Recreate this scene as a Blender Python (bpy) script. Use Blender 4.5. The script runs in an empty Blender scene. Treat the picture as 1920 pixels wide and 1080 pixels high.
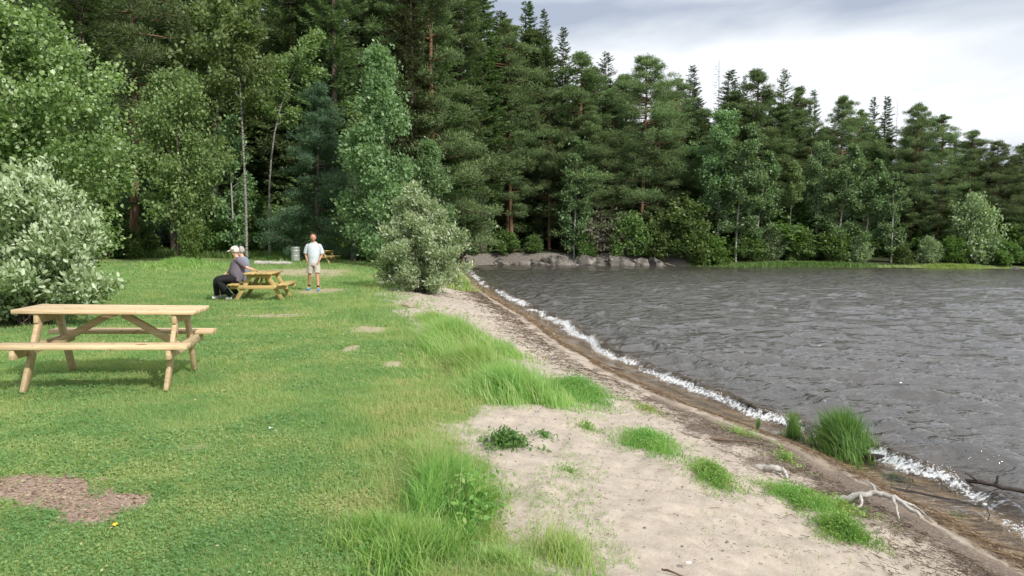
import bpy, bmesh, math, random
import numpy as np
from mathutils import Vector, Matrix
R = math.radians
# ------------------------------------------------------------------ camera
scn = bpy.context.scene
FPX, W0, H0 = 1400.0, 1920.0, 1080.0
CAM = np.array([0.0, 0.0, 1.5])
pitch, roll = math.atan(83/FPX), R(0.42)
f0 = np.array([0, math.cos(pitch), -math.sin(pitch)])
r0 = np.array([1.0, 0, 0]); u0 = np.cross(r0, f0)
RT = r0*math.cos(roll) + u0*math.sin(roll); UP = np.cross(RT, f0); FW = f0
cd = bpy.data.cameras.new('camera'); cam = bpy.data.objects.new('camera', cd)
scn.collection.objects.link(cam)
cd.sensor_width = 36; cd.lens = 36*FPX/W0; cd.clip_end = 3000; cd.clip_start = 0.05
m = Matrix(((RT[0], UP[0], -FW[0], CAM[0]), (RT[1], UP[1], -FW[1], CAM[1]), (RT[2], UP[2], -FW[2], CAM[2]), (0, 0, 0, 1)))
cam.matrix_world = m
scn.camera = cam
# ------------------------------------------------------------------ light
SUN = Vector((0.62, -0.66, 0.70)).normalized()
sl = bpy.data.lights.new('sun', 'SUN'); sl.energy = 4.3; sl.angle = R(0.6); sl.color = (1.0, 0.95, 0.87)
so = bpy.data.objects.new('sun', sl); scn.collection.objects.link(so)
so.rotation_euler = SUN.to_track_quat('Z', 'Y').to_euler()
scn.view_settings.view_transform = 'Standard'; scn.view_settings.look = 'None'
scn.view_settings.exposure = 0.0; scn.view_settings.gamma = 1
wd = bpy.data.worlds.new('World'); scn.world = wd; wd.use_nodes = True
nt = wd.node_tree; N = nt.nodes; L = nt.links
for n in list(N): N.remove(n)
wo = N.new('ShaderNodeOutputWorld'); bg = N.new('ShaderNodeBackground')
sky = N.new('ShaderNodeTexSky'); sky.sky_type = 'NISHITA'; sky.sun_disc = False
sky.sun_elevation = math.asin(SUN.z); sky.sun_rotation = math.atan2(SUN.x, SUN.y)
tc = N.new('ShaderNodeTexCoord'); mp = N.new('ShaderNodeMapping'); mp.inputs['Scale'].default_value = (1.0, 1.0, 4.2)
mp.inputs['Location'].default_value = (0.35, 0.1, 0.62)
n1 = N.new('ShaderNodeTexNoise'); n1.inputs['Scale'].default_value = 2.2; n1.inputs['Detail'].default_value = 7; n1.inputs['Roughness'].default_value = 0.5
n1.inputs['Distortion'].default_value = 0.25
cr = N.new('ShaderNodeValToRGB'); ce = cr.color_ramp.elements
ce[0].position = 0.34; ce[0].color = (5.6, 6.4, 7.9, 1); ce[1].position = 0.58; ce[1].color = (11.8, 12.2, 12.9, 1)
e = cr.color_ramp.elements.new(0.46); e.color = (8.6, 9.3, 10.3, 1)
n2 = N.new('ShaderNodeTexNoise'); n2.inputs['Scale'].default_value = 1.3; n2.inputs['Detail'].default_value = 5
cr2 = N.new('ShaderNodeValToRGB'); cr2.color_ramp.elements[0].position = 0.22; cr2.color_ramp.elements[1].position = 0.36
mx = N.new('ShaderNodeMix'); mx.data_type = 'RGBA'
L.new(tc.outputs['Generated'], mp.inputs['Vector']); L.new(mp.outputs[0], n1.inputs['Vector']); L.new(mp.outputs[0], n2.inputs['Vector'])
sx_ = N.new('ShaderNodeSeparateXYZ'); L.new(tc.outputs['Generated'], sx_.inputs[0]); me_ = N.new('ShaderNodeValToRGB'); q_ = me_.color_ramp.elements; q_[0].position = .0; q_[0].color = (.50, .50, .50, 1); q_[1].position = 1; q_[1].color = (.66, .66, .66, 1)
for p_, c_ in ((.08, .48), (.15, .57), (.235, .56), (.29, .36), (.335, .60), (.45, .68)): e = me_.color_ramp.elements.new(p_); e.color = (c_, c_, c_, 1)
L.new(sx_.outputs['Z'], me_.inputs[0]); mb_ = N.new('ShaderNodeMath'); mb_.operation = 'SUBTRACT'; L.new(me_.outputs[0], mb_.inputs[0]); mb_.inputs[1].default_value = .5
ma_ = N.new('ShaderNodeMath'); ma_.operation = 'ADD'; L.new(n1.outputs['Fac'], ma_.inputs[0]); L.new(mb_.outputs[0], ma_.inputs[1])
L.new(ma_.outputs[0], cr.inputs[0]); L.new(n2.outputs['Fac'], cr2.inputs[0])
L.new(cr2.outputs[0], mx.inputs['Factor']); L.new(sky.outputs[0], mx.inputs['A']); L.new(cr.outputs[0], mx.inputs['B'])
L.new(mx.outputs['Result'], bg.inputs['Color']); bg.inputs['Strength'].default_value = 0.085
L.new(bg.outputs[0], wo.inputs[0])
# ------------------------------------------------------------------ helpers
rng = np.random.default_rng(7)
def sm(a, b, x):
    t = np.clip((x-a)/(b-a), 0, 1); return t*t*(3-2*t)
def _h(ix, iy, seed):
    n = (ix.astype(np.int64)*374761393 + iy.astype(np.int64)*668265263 + seed*974634777) & 0x7fffffff
    n = ((n ^ (n >> 13))*1274126177) & 0x7fffffff
    return ((n ^ (n >> 16)) & 0xffff)/65535.0
def vn(x, y, seed=0):
    x = np.asarray(x, float); y = np.asarray(y, float)
    ix = np.floor(x); iy = np.floor(y); fx = x-ix; fy = y-iy
    fx = fx*fx*(3-2*fx); fy = fy*fy*(3-2*fy)
    a = _h(ix, iy, seed); b = _h(ix+1, iy, seed); c = _h(ix, iy+1, seed); d = _h(ix+1, iy+1, seed)
    return (a*(1-fx)+b*fx)*(1-fy)+(c*(1-fx)+d*fx)*fy
def fbm(x, y, seed=0, o=4):
    s = 0; a = 0.5; t = 0
    for i in range(o):
        s = s + a*vn(x*2**i, y*2**i, seed+i*17); t += a; a *= 0.55
    return s/t
def ray(px, py):
    d = FW*FPX + RT*(px-960) + UP*(540-py); return d/d[1]
SH = [(9, -30), (4.8, -5), (4.0, 1), (3.6, 3.5), (3.4, 5.1), (3.3, 6.26), (3.1, 7.5), (2.7, 8.65), (2.34, 9.64), (1.73, 12.1),
      (1.2, 15.2), (0.6, 20.6), (-0.6, 28.5), (-1.9, 38), (-3.4, 52), (-4.8, 66), (-4.3, 72), (-1, 75.3), (3, 75.0), (6.5, 76.2), (11, 75.2), (14, 76.2),
      (17.3, 74.6), (20, 74.8), (25, 73.2), (31, 72.6), (35, 73), (41, 74), (46, 73.5), (50, 75), (58, 74), (70, 72), (100, 75), (160, 60), (300, 40), (600, 20), (600, -200), (30, -200)]
SHN = np.array(SH)
def shore(x, y):
    x = np.asarray(x, float); y = np.asarray(y, float)
    best = np.full(x.shape, 1e9); ins = np.zeros(x.shape, bool)
    n = len(SHN)
    for i in range(n):
        a = SHN[i]; b = SHN[(i+1) % n]; d = b-a; l = d@d
        t = np.clip(((x-a[0])*d[0]+(y-a[1])*d[1])/l, 0, 1)
        best = np.minimum(best, np.hypot(x-a[0]-t*d[0], y-a[1]-t*d[1]))
        c = ((a[1] > y) != (b[1] > y))
        with np.errstate(divide='ignore', invalid='ignore'):
            xi = (b[0]-a[0])*(y-a[1])/((b[1]-a[1]) if b[1] != a[1] else 1e-9)+a[0]
        ins ^= c & (x < xi)
    return np.where(ins, -best, best)
WZ = -0.6
def inter(v, xs, ys): return np.interp(v, xs, ys)
# lawn edge: x of the right border of the turf, by depth
EY = [-10, 3.2, 3.6, 4.1, 4.6, 5.2, 6.0, 6.4, 6.9, 7.6, 8.4, 9.3, 10.5, 12, 14, 16, 19, 24, 30, 45, 60, 80]
EX = [0.9, 0.42, 0.15, -0.05, -0.2, -0.28, -0.55, -0.6, -0.35, -0.15, -0.1, -0.35, -0.7, -1.25, -1.95, -2.6, -3.2, -4.0, -5.2, -6.6, -8.3, -9]
def patch(x, y, px, py, rx, ry, g=0.0):
    # soft ellipse on the ground centred where a pixel's ray meets height g
    d = ray(px, py); t = (g-CAM[2])/d[2]; cx, cy = d[0]*t, t
    rxx = rx/FPX*t; ryy = ry*t*t/(FPX*(CAM[2]-g))
    return 1-sm(0.3, 1.5, np.hypot((x-cx)/rxx, (y-cy)/ryy)+1.3*(fbm(x*2.6, y*1.8, 5)-0.5)+1.1*(fbm(x*11, y*7, 8)-0.5))
def masks(x, y):
    s = shore(x, y)
    e = np.interp(y, EY, EX) + 0.7*(fbm(x*1.3+9, y*1.3, 3, 3)-0.5)*np.clip(y/8, .6, 2) + 0.25*(fbm(x*7, y*7, 4, 3)-0.5)
    g = 1-sm(-0.45, 0.5, (x-e)/np.clip(y/8, .8, 3))
    far = sm(64, 70, y+0.3*(x+4)); g = np.maximum(g, far)
    bare = np.zeros_like(g); mul = np.zeros_like(g)
    for p in [(560, 516, 95, 7), (600, 545, 55, 4), (500, 590, 90, 5), (690, 617, 42, 8), (735, 678, 16, 9), (660, 655, 14, 8),
              (860, 800, 45, 20), (715, 518, 20, 5), (1150, 487, 10, 1)]:
        bare = np.maximum(bare, patch(x, y, *p))
    bare = np.maximum(bare, 0.5*patch(x, y, 370, 840, 50, 14)); bare = np.maximum(bare, 0.4*patch(x, y, 490, 710, 50, 10))
    mul = patch(x, y, 90, 925, 185, 34); mul = np.maximum(mul, patch(x, y, 205, 950, 75, 30))
    return s, g, bare, mul
def hgt(x, y, fine=True):
    x = np.asarray(x, float); y = np.asarray(y, float); s = shore(x, y)
    zn = inter(s, [-40, -8, -1, -0.6, 0, 0.5, 1, 2, 3.2, 4.3, 8], [-3, -1.6, -0.76, -0.7, -0.6, -0.51, -0.43, -0.26, -0.10, 0, 0.03])
    lw = sm(3, 9, s)
    zn = zn + lw*inter(y, [0, 5, 8, 11, 16, 20, 25, 43, 60, 90, 140, 300, 900], [0, -.01, -.05, -.05, -0.07, -0.1, -0.02, 0.25, 0.6, 1.5, 2.6, 5, 8])
    rock = inter(s, [-40, -2, -0.1, 0, 0.4, 1.6, 5, 20, 90, 900], [-3, -1.2, -0.85, -0.65, -0.3, 0.55, 1.0, 1.6, 2.6, 8])
    bank = inter(s, [-40, -2, 0, 0.8, 4, 20, 90, 900], [-3, -1, -0.6, -0.4, -0.05, 1.0, 2.6, 8])
    wr = (1-sm(17.5, 19.5, x))
    zf = rock*wr + bank*(1-wr)
    wf = sm(67, 73, y+0.25*np.clip(x+5, 0, 40))
    z = zn*(1-wf)+zf*wf
    if fine:
        g = 1-sm(-0.1, 0.3, x-np.interp(y, EY, EX))
        sd = (1-g)*sm(0.1, 0.8, s)*(1-wf)
        z = z + sd*(0.10*(fbm(x*1.1, y*1.1, 21, 3)-0.5)+0.07*(fbm(x*5, y*5, 22, 3)-0.5)+0.02*(vn(x*19, y*19, 23)-.5))
        z = z + g*(1-wf)*(0.10*(fbm(x*0.6, y*0.6, 31, 3)-0.5)+0.03*(vn(x*4, y*4, 33)-0.5))
        z = z + 0.06*np.exp(-((s-0.12-0.2*(vn(x*2, y*2, 41)-.5))/0.08)**2)*(1-wf)*0.5
    return z
def hz(x, y): return float(hgt(np.array([x]), np.array([y]))[0])
def onground(px, py):
    d = ray(px, py); t = np.linspace(2, 95, 9000); z = CAM[2]+d[2]*t
    h = np.maximum(hgt(d[0]*t, t, False), WZ); i = int(np.argmax(z <= h)) if np.any(z <= h) else -1
    return d[0]*t[i], t[i]
def wx(px, depth): return ray(px, 460)[0]*depth
def topz(py, px, depth): return CAM[2]+ray(px, py)[2]*depth

class MB:
    def __init__(s): s.v = []; s.f = {3: [], 4: []}; s.t = {3: [], 4: []}; s.n = 0
    def add(s, v, f, tint=0.5):
        v = np.asarray(v, float).reshape(-1, 3); f = np.asarray(f, int); k = f.shape[1]
        s.v.append(v); s.f[k].append(f+s.n); t = np.empty(len(f)); t[:] = tint; s.t[k].append(t); s.n += len(v); return s
    def box(s, c, d, M=None, tint=0.5):
        c = np.array(c, float); h = np.array(d, float)/2
        p = np.array([[i, j, k] for i in (-1, 1) for j in (-1, 1) for k in (-1, 1)])*h
        if M is not None: p = p@np.array(M).T
        return s.add(p+c, [(0, 1, 3, 2), (4, 6, 7, 5), (0, 4, 5, 1), (2, 3, 7, 6), (0, 2, 6, 4), (1, 5, 7, 3)], tint)
    def beam(s, a, b, w, h, up=(0, 0, 1), tint=0.5):
        a = np.array(a, float); b = np.array(b, float); d = b-a; l = np.linalg.norm(d); d /= l
        u = np.array(up, float); u -= d*(u@d); u /= np.linalg.norm(u); sd = np.cross(u, d)
        return s.box((a+b)/2, (l, w, h), np.array([d, sd, u]).T, tint)
    def tube(s, pts, rad, k=6, tint=0.5, cap=True):
        P = np.array(pts, float); n = len(P); r = np.broadcast_to(np.array(rad, float), (n,))
        T = np.gradient(P, axis=0); T /= np.linalg.norm(T, axis=1)[:, None]+1e-9
        ref = np.array([0.3, 0.9, 0.1]) if abs(T[0][2]) > .7 else np.array([0, 0, 1.0])
        A = np.cross(T, ref); A /= np.linalg.norm(A, axis=1)[:, None]+1e-9; B = np.cross(T, A)
        an = np.linspace(0, 2*np.pi, k, endpoint=False)
        V = P[:, None, :]+r[:, None, None]*(np.cos(an)[None, :, None]*A[:, None, :]+np.sin(an)[None, :, None]*B[:, None, :])
        F = [(i*k+j, i*k+(j+1) % k, (i+1)*k+(j+1) % k, (i+1)*k+j) for i in range(n-1) for j in range(k)]
        base = s.n; s.add(V.reshape(-1, 3), F, tint)
        if cap:
            for q, i in ((0, 0), (n-1, 1)):
                s.add(np.vstack([V[q], P[q][None]]), [((j+1) % k, j, k) if i == 0 else (j, (j+1) % k, k) for j in range(k)], tint)
        return s
    def lathe(s, prof, c=(0, 0, 0), k=20, tint=0.5):
        an = np.linspace(0, 2*np.pi, k, endpoint=False); V = []
        for r, z in prof: V += [(c[0]+r*math.cos(a), c[1]+r*math.sin(a), c[2]+z) for a in an]
        F = [(i*k+j, i*k+(j+1) % k, (i+1)*k+(j+1) % k, (i+1)*k+j) for i in range(len(prof)-1) for j in range(k)]
        return s.add(V, F, tint)
    def build(s, name, mat, parent=None, smooth=False, loc=None):
        V = np.vstack(s.v); f3 = np.vstack(s.f[3]) if s.f[3] else np.zeros((0, 3), int); f4 = np.vstack(s.f[4]) if s.f[4] else np.zeros((0, 4), int)
        me = bpy.data.meshes.new(name); me.vertices.add(len(V)); me.vertices.foreach_set('co', V.ravel().astype(np.float32))
        lp = np.concatenate([f3.ravel(), f4.ravel()]); n3, n4 = len(f3), len(f4)
        me.loops.add(len(lp)); me.loops.foreach_set('vertex_index', lp.astype(np.int32)); me.polygons.add(n3+n4)
        st = np.concatenate([np.arange(n3)*3, n3*3+np.arange(n4)*4]); tot = np.concatenate([np.full(n3, 3), np.full(n4, 4)])
        me.polygons.foreach_set('loop_start', st.astype(np.int32)); me.polygons.foreach_set('loop_total', tot.astype(np.int32))
        if smooth: me.polygons.foreach_set('use_smooth', np.ones(n3+n4, bool))
        me.update(calc_edges=True); me.validate()
        t = np.concatenate([*s.t[3], *s.t[4]]) if (s.t[3] or s.t[4]) else np.zeros(0)
        a = me.attributes.new('tint', 'FLOAT', 'FACE')
        if len(a.data) == len(t): a.data.foreach_set('value', t.astype(np.float32))
        me.materials.append(mat)
        o = bpy.data.objects.new(name, me); scn.collection.objects.link(o)
        if parent: o.parent = parent
        if loc is not None: o.location = loc
        return o
def tag(o, label, cat=None, group=None, kind=None):
    if label: o['label'] = label
    if cat: o['category'] = cat
    if group: o['group'] = group
    if kind: o['kind'] = kind
    return o
def thing(name, label, cat, loc, rz=0, group=None):
    o = bpy.data.objects.new(name, None); scn.collection.objects.link(o); o.empty_display_size = 0.2
    o.location = loc; o.rotation_euler = (0, 0, rz); return tag(o, label, cat, group)
def dup(root, loc, rz, sc, label, group=None):
    r = root.copy(); scn.collection.objects.link(r); r.location = loc; r.rotation_euler = (0, 0, rz); r.scale = sc
    for ch in list(root.children):
        c = ch.copy(); scn.collection.objects.link(c); c.parent = r
    return tag(r, label, None, group)

# ------------------------------------------------------------------ materials
def newmat(name):
    mt = bpy.data.materials.new(name); mt.use_nodes = True; t = mt.node_tree
    for n in list(t.nodes): t.nodes.remove(n)
    o = t.nodes.new('ShaderNodeOutputMaterial'); p = t.nodes.new('ShaderNodeBsdfPrincipled'); t.links.new(p.outputs[0], o.inputs[0])
    return mt, t, p, o
def ramp(t, stops):
    r = t.nodes.new('ShaderNodeValToRGB'); el = r.color_ramp.elements
    el[0].position, el[0].color = stops[0][0], (*stops[0][1], 1); el[1].position, el[1].color = stops[-1][0], (*stops[-1][1], 1)
    for p, c in stops[1:-1]: e = el.new(p); e.color = (*c, 1)
    return r
def leafmat(name, stops, trans=0.3, rough=0.55, spec=0.3, tcol=(1.3, 1.5, 0.6), var=0.25):
    mt, t, p, o = newmat(name); nd, lk = t.nodes, t.links
    at = nd.new('ShaderNodeAttribute'); at.attribute_name = 'tint'; r = ramp(t, stops); lk.new(at.outputs['Fac'], r.inputs[0])
    oi = nd.new('ShaderNodeObjectInfo'); mr = nd.new('ShaderNodeMapRange'); mr.inputs[3].default_value = 1-var; mr.inputs[4].default_value = 1+var
    lk.new(oi.outputs['Random'], mr.inputs[0])
    hs = nd.new('ShaderNodeHueSaturation'); lk.new(r.outputs[0], hs.inputs['Color']); lk.new(mr.outputs[0], hs.inputs['Value'])
    m2 = nd.new('ShaderNodeMapRange'); m2.inputs[3].default_value = 0.485; m2.inputs[4].default_value = 0.512; lk.new(oi.outputs['Random'], m2.inputs[0]); lk.new(m2.outputs[0], hs.inputs['Hue'])
    lk.new(hs.outputs[0], p.inputs['Base Color']); p.inputs['Roughness'].default_value = rough; p.inputs['Specular IOR Level'].default_value = spec
    tr = nd.new('ShaderNodeBsdfTranslucent'); mc = nd.new('ShaderNodeMix'); mc.data_type = 'RGBA'; mc.blend_type = 'MULTIPLY'; mc.inputs['Factor'].default_value = 1
    lk.new(hs.outputs[0], mc.inputs['A']); mc.inputs['B'].default_value = (*tcol, 1); lk.new(mc.outputs['Result'], tr.inputs[0])
    ms = nd.new('ShaderNodeMixShader'); ms.inputs[0].default_value = trans; lk.new(p.outputs[0], ms.inputs[1]); lk.new(tr.outputs[0], ms.inputs[2]); lk.new(ms.outputs[0], o.inputs[0])
    return mt
def noisemat(name, stops, scale=8, stretch=(1, 1, 1), rough=0.8, bump=0.0, detail=6, metal=0, spec=0.3, bscale=None):
    mt, t, p, o = newmat(name); nd, lk = t.nodes, t.links
    c = nd.new('ShaderNodeTexCoord'); mpn = nd.new('ShaderNodeMapping'); mpn.inputs['Scale'].default_value = stretch
    n = nd.new('ShaderNodeTexNoise'); n.inputs['Scale'].default_value = scale; n.inputs['Detail'].default_value = detail; n.inputs['Roughness'].default_value = 0.65
    lk.new(c.outputs['Object'], mpn.inputs[0]); lk.new(mpn.outputs[0], n.inputs['Vector']); r = ramp(t, stops); lk.new(n.outputs['Fac'], r.inputs[0])
    lk.new(r.outputs[0], p.inputs['Base Color']); p.inputs['Roughness'].default_value = rough; p.inputs['Metallic'].default_value = metal; p.inputs['Specular IOR Level'].default_value = spec
    if bump:
        b = nd.new('ShaderNodeBump'); b.inputs['Strength'].default_value = bump; b.inputs['Distance'].default_value = 0.02; lk.new(n.outputs['Fac'], b.inputs['Height']); lk.new(b.outputs[0], p.inputs['Normal'])
    return mt
M = {}
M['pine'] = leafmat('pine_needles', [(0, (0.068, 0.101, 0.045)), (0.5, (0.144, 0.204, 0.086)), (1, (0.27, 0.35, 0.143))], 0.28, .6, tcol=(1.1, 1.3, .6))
M['pineblue'] = leafmat('young_pine_needles', [(0, (0.054, 0.107, 0.066)), (1, (0.154, 0.259, 0.15))], 0.28, .6)
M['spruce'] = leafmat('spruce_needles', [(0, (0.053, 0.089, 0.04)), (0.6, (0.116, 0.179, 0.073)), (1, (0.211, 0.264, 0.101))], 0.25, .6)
M['yellowconifer'] = leafmat('yellowing_needles', [(0, (0.038, 0.053, 0.023)), (1, (0.122, 0.137, 0.058))], .2, .6)
M['birch'] = leafmat('birch_leaves', [(0, (0.093, 0.145, 0.05)), (0.6, (0.198, 0.284, 0.105)), (1, (0.375, 0.46, 0.22))], .36, .5, .4)
M['aspen'] = leafmat('aspen_leaves', [(0, (0.082, 0.143, 0.06)), (0.6, (0.18, 0.28, 0.125)), (1, (0.371, 0.472, 0.262))], .38, .5, .4, tcol=(1.25, 1.35, .7))
M['round'] = leafmat('round_leaves', [(0, (0.091, 0.159, 0.047)), (0.45, (0.18, 0.291, 0.099)), (0.8, (0.315, 0.436, 0.183)), (1, (0.561, 0.69, 0.445))], .35, .38, .55)
M['willow'] = leafmat('willow_leaves', [(0, (0.085, 0.144, 0.055)), (0.35, (0.189, 0.268, 0.12)), (0.6, (0.397, 0.495, 0.303)), (1, (0.643, 0.721, 0.551))], .28, .5, .4)
M['willowdim'] = leafmat('grey_willow_leaves', [(0, (0.112, 0.175, 0.075)), (0.5, (0.281, 0.385, 0.2)), (0.8, (0.505, 0.595, 0.4)), (1, (0.764, 0.816, 0.688))], .34, .5, .4)
M['shrub'] = leafmat('shrub_leaves', [(0, (0.072, 0.122, 0.036)), (0.6, (0.143, 0.229, 0.072)), (1, (0.272, 0.358, 0.129))], 0.36, .5)
M['brightshrub'] = leafmat('bright_shrub_leaves', [(0, (.08, .15, .03)), (1, (.19, .30, .08))], .35, .5)
M['dryshrub'] = leafmat('dry_shrub_leaves', [(0, (0.112, 0.104, 0.08)), (1, (0.272, 0.256, 0.192))], .2, .8)
M['lawn'] = leafmat('lawn_blades', [(0, (.46, .42, .24)), (.3, (.38, .43, .19)), (.6, (.28, .39, .15)), (1, (.17, .31, .12))], .42, .6, .25, var=0)
M['tall'] = leafmat('tall_grass_blades', [(0, (0.447, 0.46, 0.261)), (0.35, (0.372, 0.481, 0.19)), (0.7, (0.279, 0.439, 0.131)), (1, (0.176, 0.345, 0.095))], .42, .55, .3, var=.05)
M['reed'] = leafmat('reed_blades', [(0, (.22, .26, .10)), (.5, (.15, .26, .075)), (1, (.09, .17, .045))], .35, .5, .35, var=.05)
M['weed'] = leafmat('weed_leaves', [(0, (0.324, 0.37, 0.14)), (0.5, (0.227, 0.392, 0.1)), (1, (0.14, 0.302, 0.075))], .38, .55, .3, var=.05)
M['darkweed'] = leafmat('dark_weed_leaves', [(0, (.16, .28, .08)), (1, (.09, .19, .05))], .25, .5, var=.05)
M['bark'] = noisemat('grey_brown_bark', [(.3, (.05, .04, .03)), (.7, (.16, .13, .105))], 6, (3, 3, .6), .9, .6)
M['pinebark'] = noisemat('pine_bark', [(.3, (.09, .055, .035)), (.7, (.26, .15, .09))], 5, (2, 2, .5), .9, .6)
M['birchbark'] = noisemat('birch_bark', [(.40, (.04, .036, .032)), (.52, (.24, .23, .21)), (1, (.44, .42, .38))], 5, (1, 1, 2.5), .8, .2)
M['aspenbark'] = noisemat('aspen_bark', [(.3, (.14, .14, .12)), (.6, (.36, .37, .32)), (1, (.46, .46, .42))], 5, (1, 1, 2), .8, .2)
M['drift'] = noisemat('bleached_driftwood', [(.35, (.26, .24, .21)), (.7, (.58, .56, .52))], 14, (1, 1, 1), .85, .5)
M['darkwood'] = noisemat('dark_wet_wood', [(.3, (.015, .012, .01)), (.7, (.07, .05, .04))], 14, (1, 1, 1), .5, .5)
M['brownwood'] = noisemat('brown_stick', [(.3, (.07, .045, .03)), (.7, (.19, .13, .09))], 14, (1, 1, 1), .85, .4)
def woodmat(name, a, b, c):
    mt, t, p, o = newmat(name); nd, lk = t.nodes, t.links
    co = nd.new('ShaderNodeTexCoord'); at = nd.new('ShaderNodeAttribute'); at.attribute_name = 'tint'
    ad = nd.new('ShaderNodeVectorMath'); ad.operation = 'ADD'; lk.new(co.outputs['Object'], ad.inputs[0]); sc = nd.new('ShaderNodeVectorMath'); sc.operation = 'SCALE'
    cx = nd.new('ShaderNodeCombineXYZ'); lk.new(at.outputs['Fac'], cx.inputs[0]); lk.new(at.outputs['Fac'], cx.inputs[1]); lk.new(cx.outputs[0], sc.inputs[0]); sc.inputs['Scale'].default_value = 17; lk.new(sc.outputs[0], ad.inputs[1])
    mpn = nd.new('ShaderNodeMapping'); mpn.inputs['Scale'].default_value = (1.2, 14, 14); lk.new(ad.outputs[0], mpn.inputs[0])
    n = nd.new('ShaderNodeTexNoise'); n.inputs['Scale'].default_value = 2.5; n.inputs['Detail'].default_value = 8; n.inputs['Distortion'].default_value = 0.6; lk.new(mpn.outputs[0], n.inputs['Vector'])
    r = ramp(t, [(.25, a), (.5, b), (.75, c)]); lk.new(n.outputs['Fac'], r.inputs[0])
    nk = nd.new('ShaderNodeTexNoise'); nk.inputs['Scale'].default_value = 7; lk.new(ad.outputs[0], nk.inputs['Vector']); rk = ramp(t, [(.27, (.5, .36, .25)), (.33, (1, 1, 1))]); lk.new(nk.outputs['Fac'], rk.inputs[0])
    hs = nd.new('ShaderNodeHueSaturation'); lk.new(r.outputs[0], hs.inputs['Color']); mr = nd.new('ShaderNodeMapRange'); mr.inputs[3].default_value = .82; mr.inputs[4].default_value = 1.12; lk.new(at.outputs['Fac'], mr.inputs[0]); lk.new(mr.outputs[0], hs.inputs['Value'])
    mu = nd.new('ShaderNodeMix'); mu.data_type = 'RGBA'; mu.blend_type = 'MULTIPLY'; mu.inputs['Factor'].default_value = 1; lk.new(hs.outputs[0], mu.inputs['A']); lk.new(rk.outputs[0], mu.inputs['B'])
    lk.new(mu.outputs['Result'], p.inputs['Base Color']); p.inputs['Roughness'].default_value = .7; p.inputs['Specular IOR Level'].default_value = .25
    b_ = nd.new('ShaderNodeBump'); b_.inputs['Strength'].default_value = .25; b_.inputs['Distance'].default_value = .004; lk.new(n.outputs['Fac'], b_.inputs['Height']); lk.new(b_.outputs[0], p.inputs['Normal'])
    return mt
M['wood'] = woodmat('fresh_pine_boards', (.42, .30, .16), (.57, .43, .26), (.68, .55, .36))
M['wood2'] = woodmat('yellow_pine_boards', (.36, .25, .09), (.48, .35, .14), (.56, .44, .21))

# ------------------------------------------------------------------ ground
def grid_axis(segs):
    out = []
    for a, b, d in segs: out += list(np.arange(a, b, d))
    out.append(segs[-1][1]); return np.array(out)
def gridmesh(xs, ys, zf, keep=None):
    X, Y = np.meshgrid(xs, ys); x, y = X.ravel(), Y.ravel(); z = zf(x, y)
    nx, ny = len(xs), len(ys); i = np.arange(nx-1); j = np.arange(ny-1); I, J = np.meshgrid(i, j); a = (J*nx+I).ravel()
    F = np.stack([a, a+1, a+nx+1, a+nx], 1)
    if keep is not None:
        kx = X[:-1, :-1].ravel(); ky = Y[:-1, :-1].ravel(); F = F[keep(kx, ky)]
        used = np.unique(F); mpv = np.full(len(x), -1); mpv[used] = np.arange(len(used)); F = mpv[F]; x, y, z = x[used], y[used], z[used]
    return np.stack([x, y, z], 1), F
xs = grid_axis([(-600, -100, 50), (-100, -30, 5), (-30, -12, .6), (-12, -5, .14), (-5, 5, .045), (5, 9, .2), (9, 30, .7), (30, 100, 4), (100, 600, 50)])
ys = grid_axis([(-200, -20, 30), (-20, 0, 2), (0, 2.5, .3), (2.5, 10, .045), (10, 20, .1), (20, 40, .25), (40, 72, .6), (72, 80, .25), (80, 130, 3), (130, 900, 60)])
V, F = gridmesh(xs, ys, hgt)
g = MB().add(V, F); 
def ptattr(o, name, arr):
    a = o.data.attributes.new(name, 'FLOAT', 'POINT'); a.data.foreach_set('value', np.asarray(arr, np.float32))
mt, t, p, o = newmat('lawn_and_sand'); nd, lk = t.nodes, t.links
def A(name): a = nd.new('ShaderNodeAttribute'); a.attribute_name = name; return a.outputs['Fac']
def NZ(scale, detail=6, rough=.6, vec=None):
    n = nd.new('ShaderNodeTexNoise'); n.inputs['Scale'].default_value = scale; n.inputs['Detail'].default_value = detail; n.inputs['Roughness'].default_value = rough
    if vec: lk.new(vec, n.inputs['Vector'])
    return n.outputs['Fac']
def MA(op, a, b, clamp=False):
    n = nd.new('ShaderNodeMath'); n.operation = op; n.use_clamp = clamp
    for i, v in enumerate((a, b)):
        if isinstance(v, (int, float)): n.inputs[i].default_value = v
        else: lk.new(v, n.inputs[i])
    return n.outputs[0]
def MIX(f, a, b):
    n = nd.new('ShaderNodeMix'); n.data_type = 'RGBA'
    for k, v in (('Factor', f), ('A', a), ('B', b)):
        if isinstance(v, tuple): n.inputs[k].default_value = (*v, 1)
        elif isinstance(v, (int, float)): n.inputs[k].default_value = v
        else: lk.new(v, n.inputs[k])
    return n.outputs['Result']
def RAMP(f, stops): r = ramp(t, stops); lk.new(f, r.inputs[0]); return r.outputs[0]
geo = nd.new('ShaderNodeNewGeometry').outputs['Position']
nbig, nmid, nfine, nvf = NZ(1.2, 5, .6, geo), NZ(9, 6, .7, geo), NZ(60, 4, .7, geo), NZ(260, 2, .6, geo)
sand = RAMP(nmid, [(.25, (.34, .285, .23)), (.55, (.47, .405, .335)), (.8, (.57, .50, .425))])
sand = MIX(MA('MULTIPLY', RAMP(nfine, [(.30, (1, 1, 1)), (.42, (0, 0, 0))]), .55), sand, (.25, .19, .145))
grs = RAMP(nmid, [(.3, (.13, .18, .055)), (.6, (.20, .27, .08)), (.8, (.28, .29, .13))])
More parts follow.
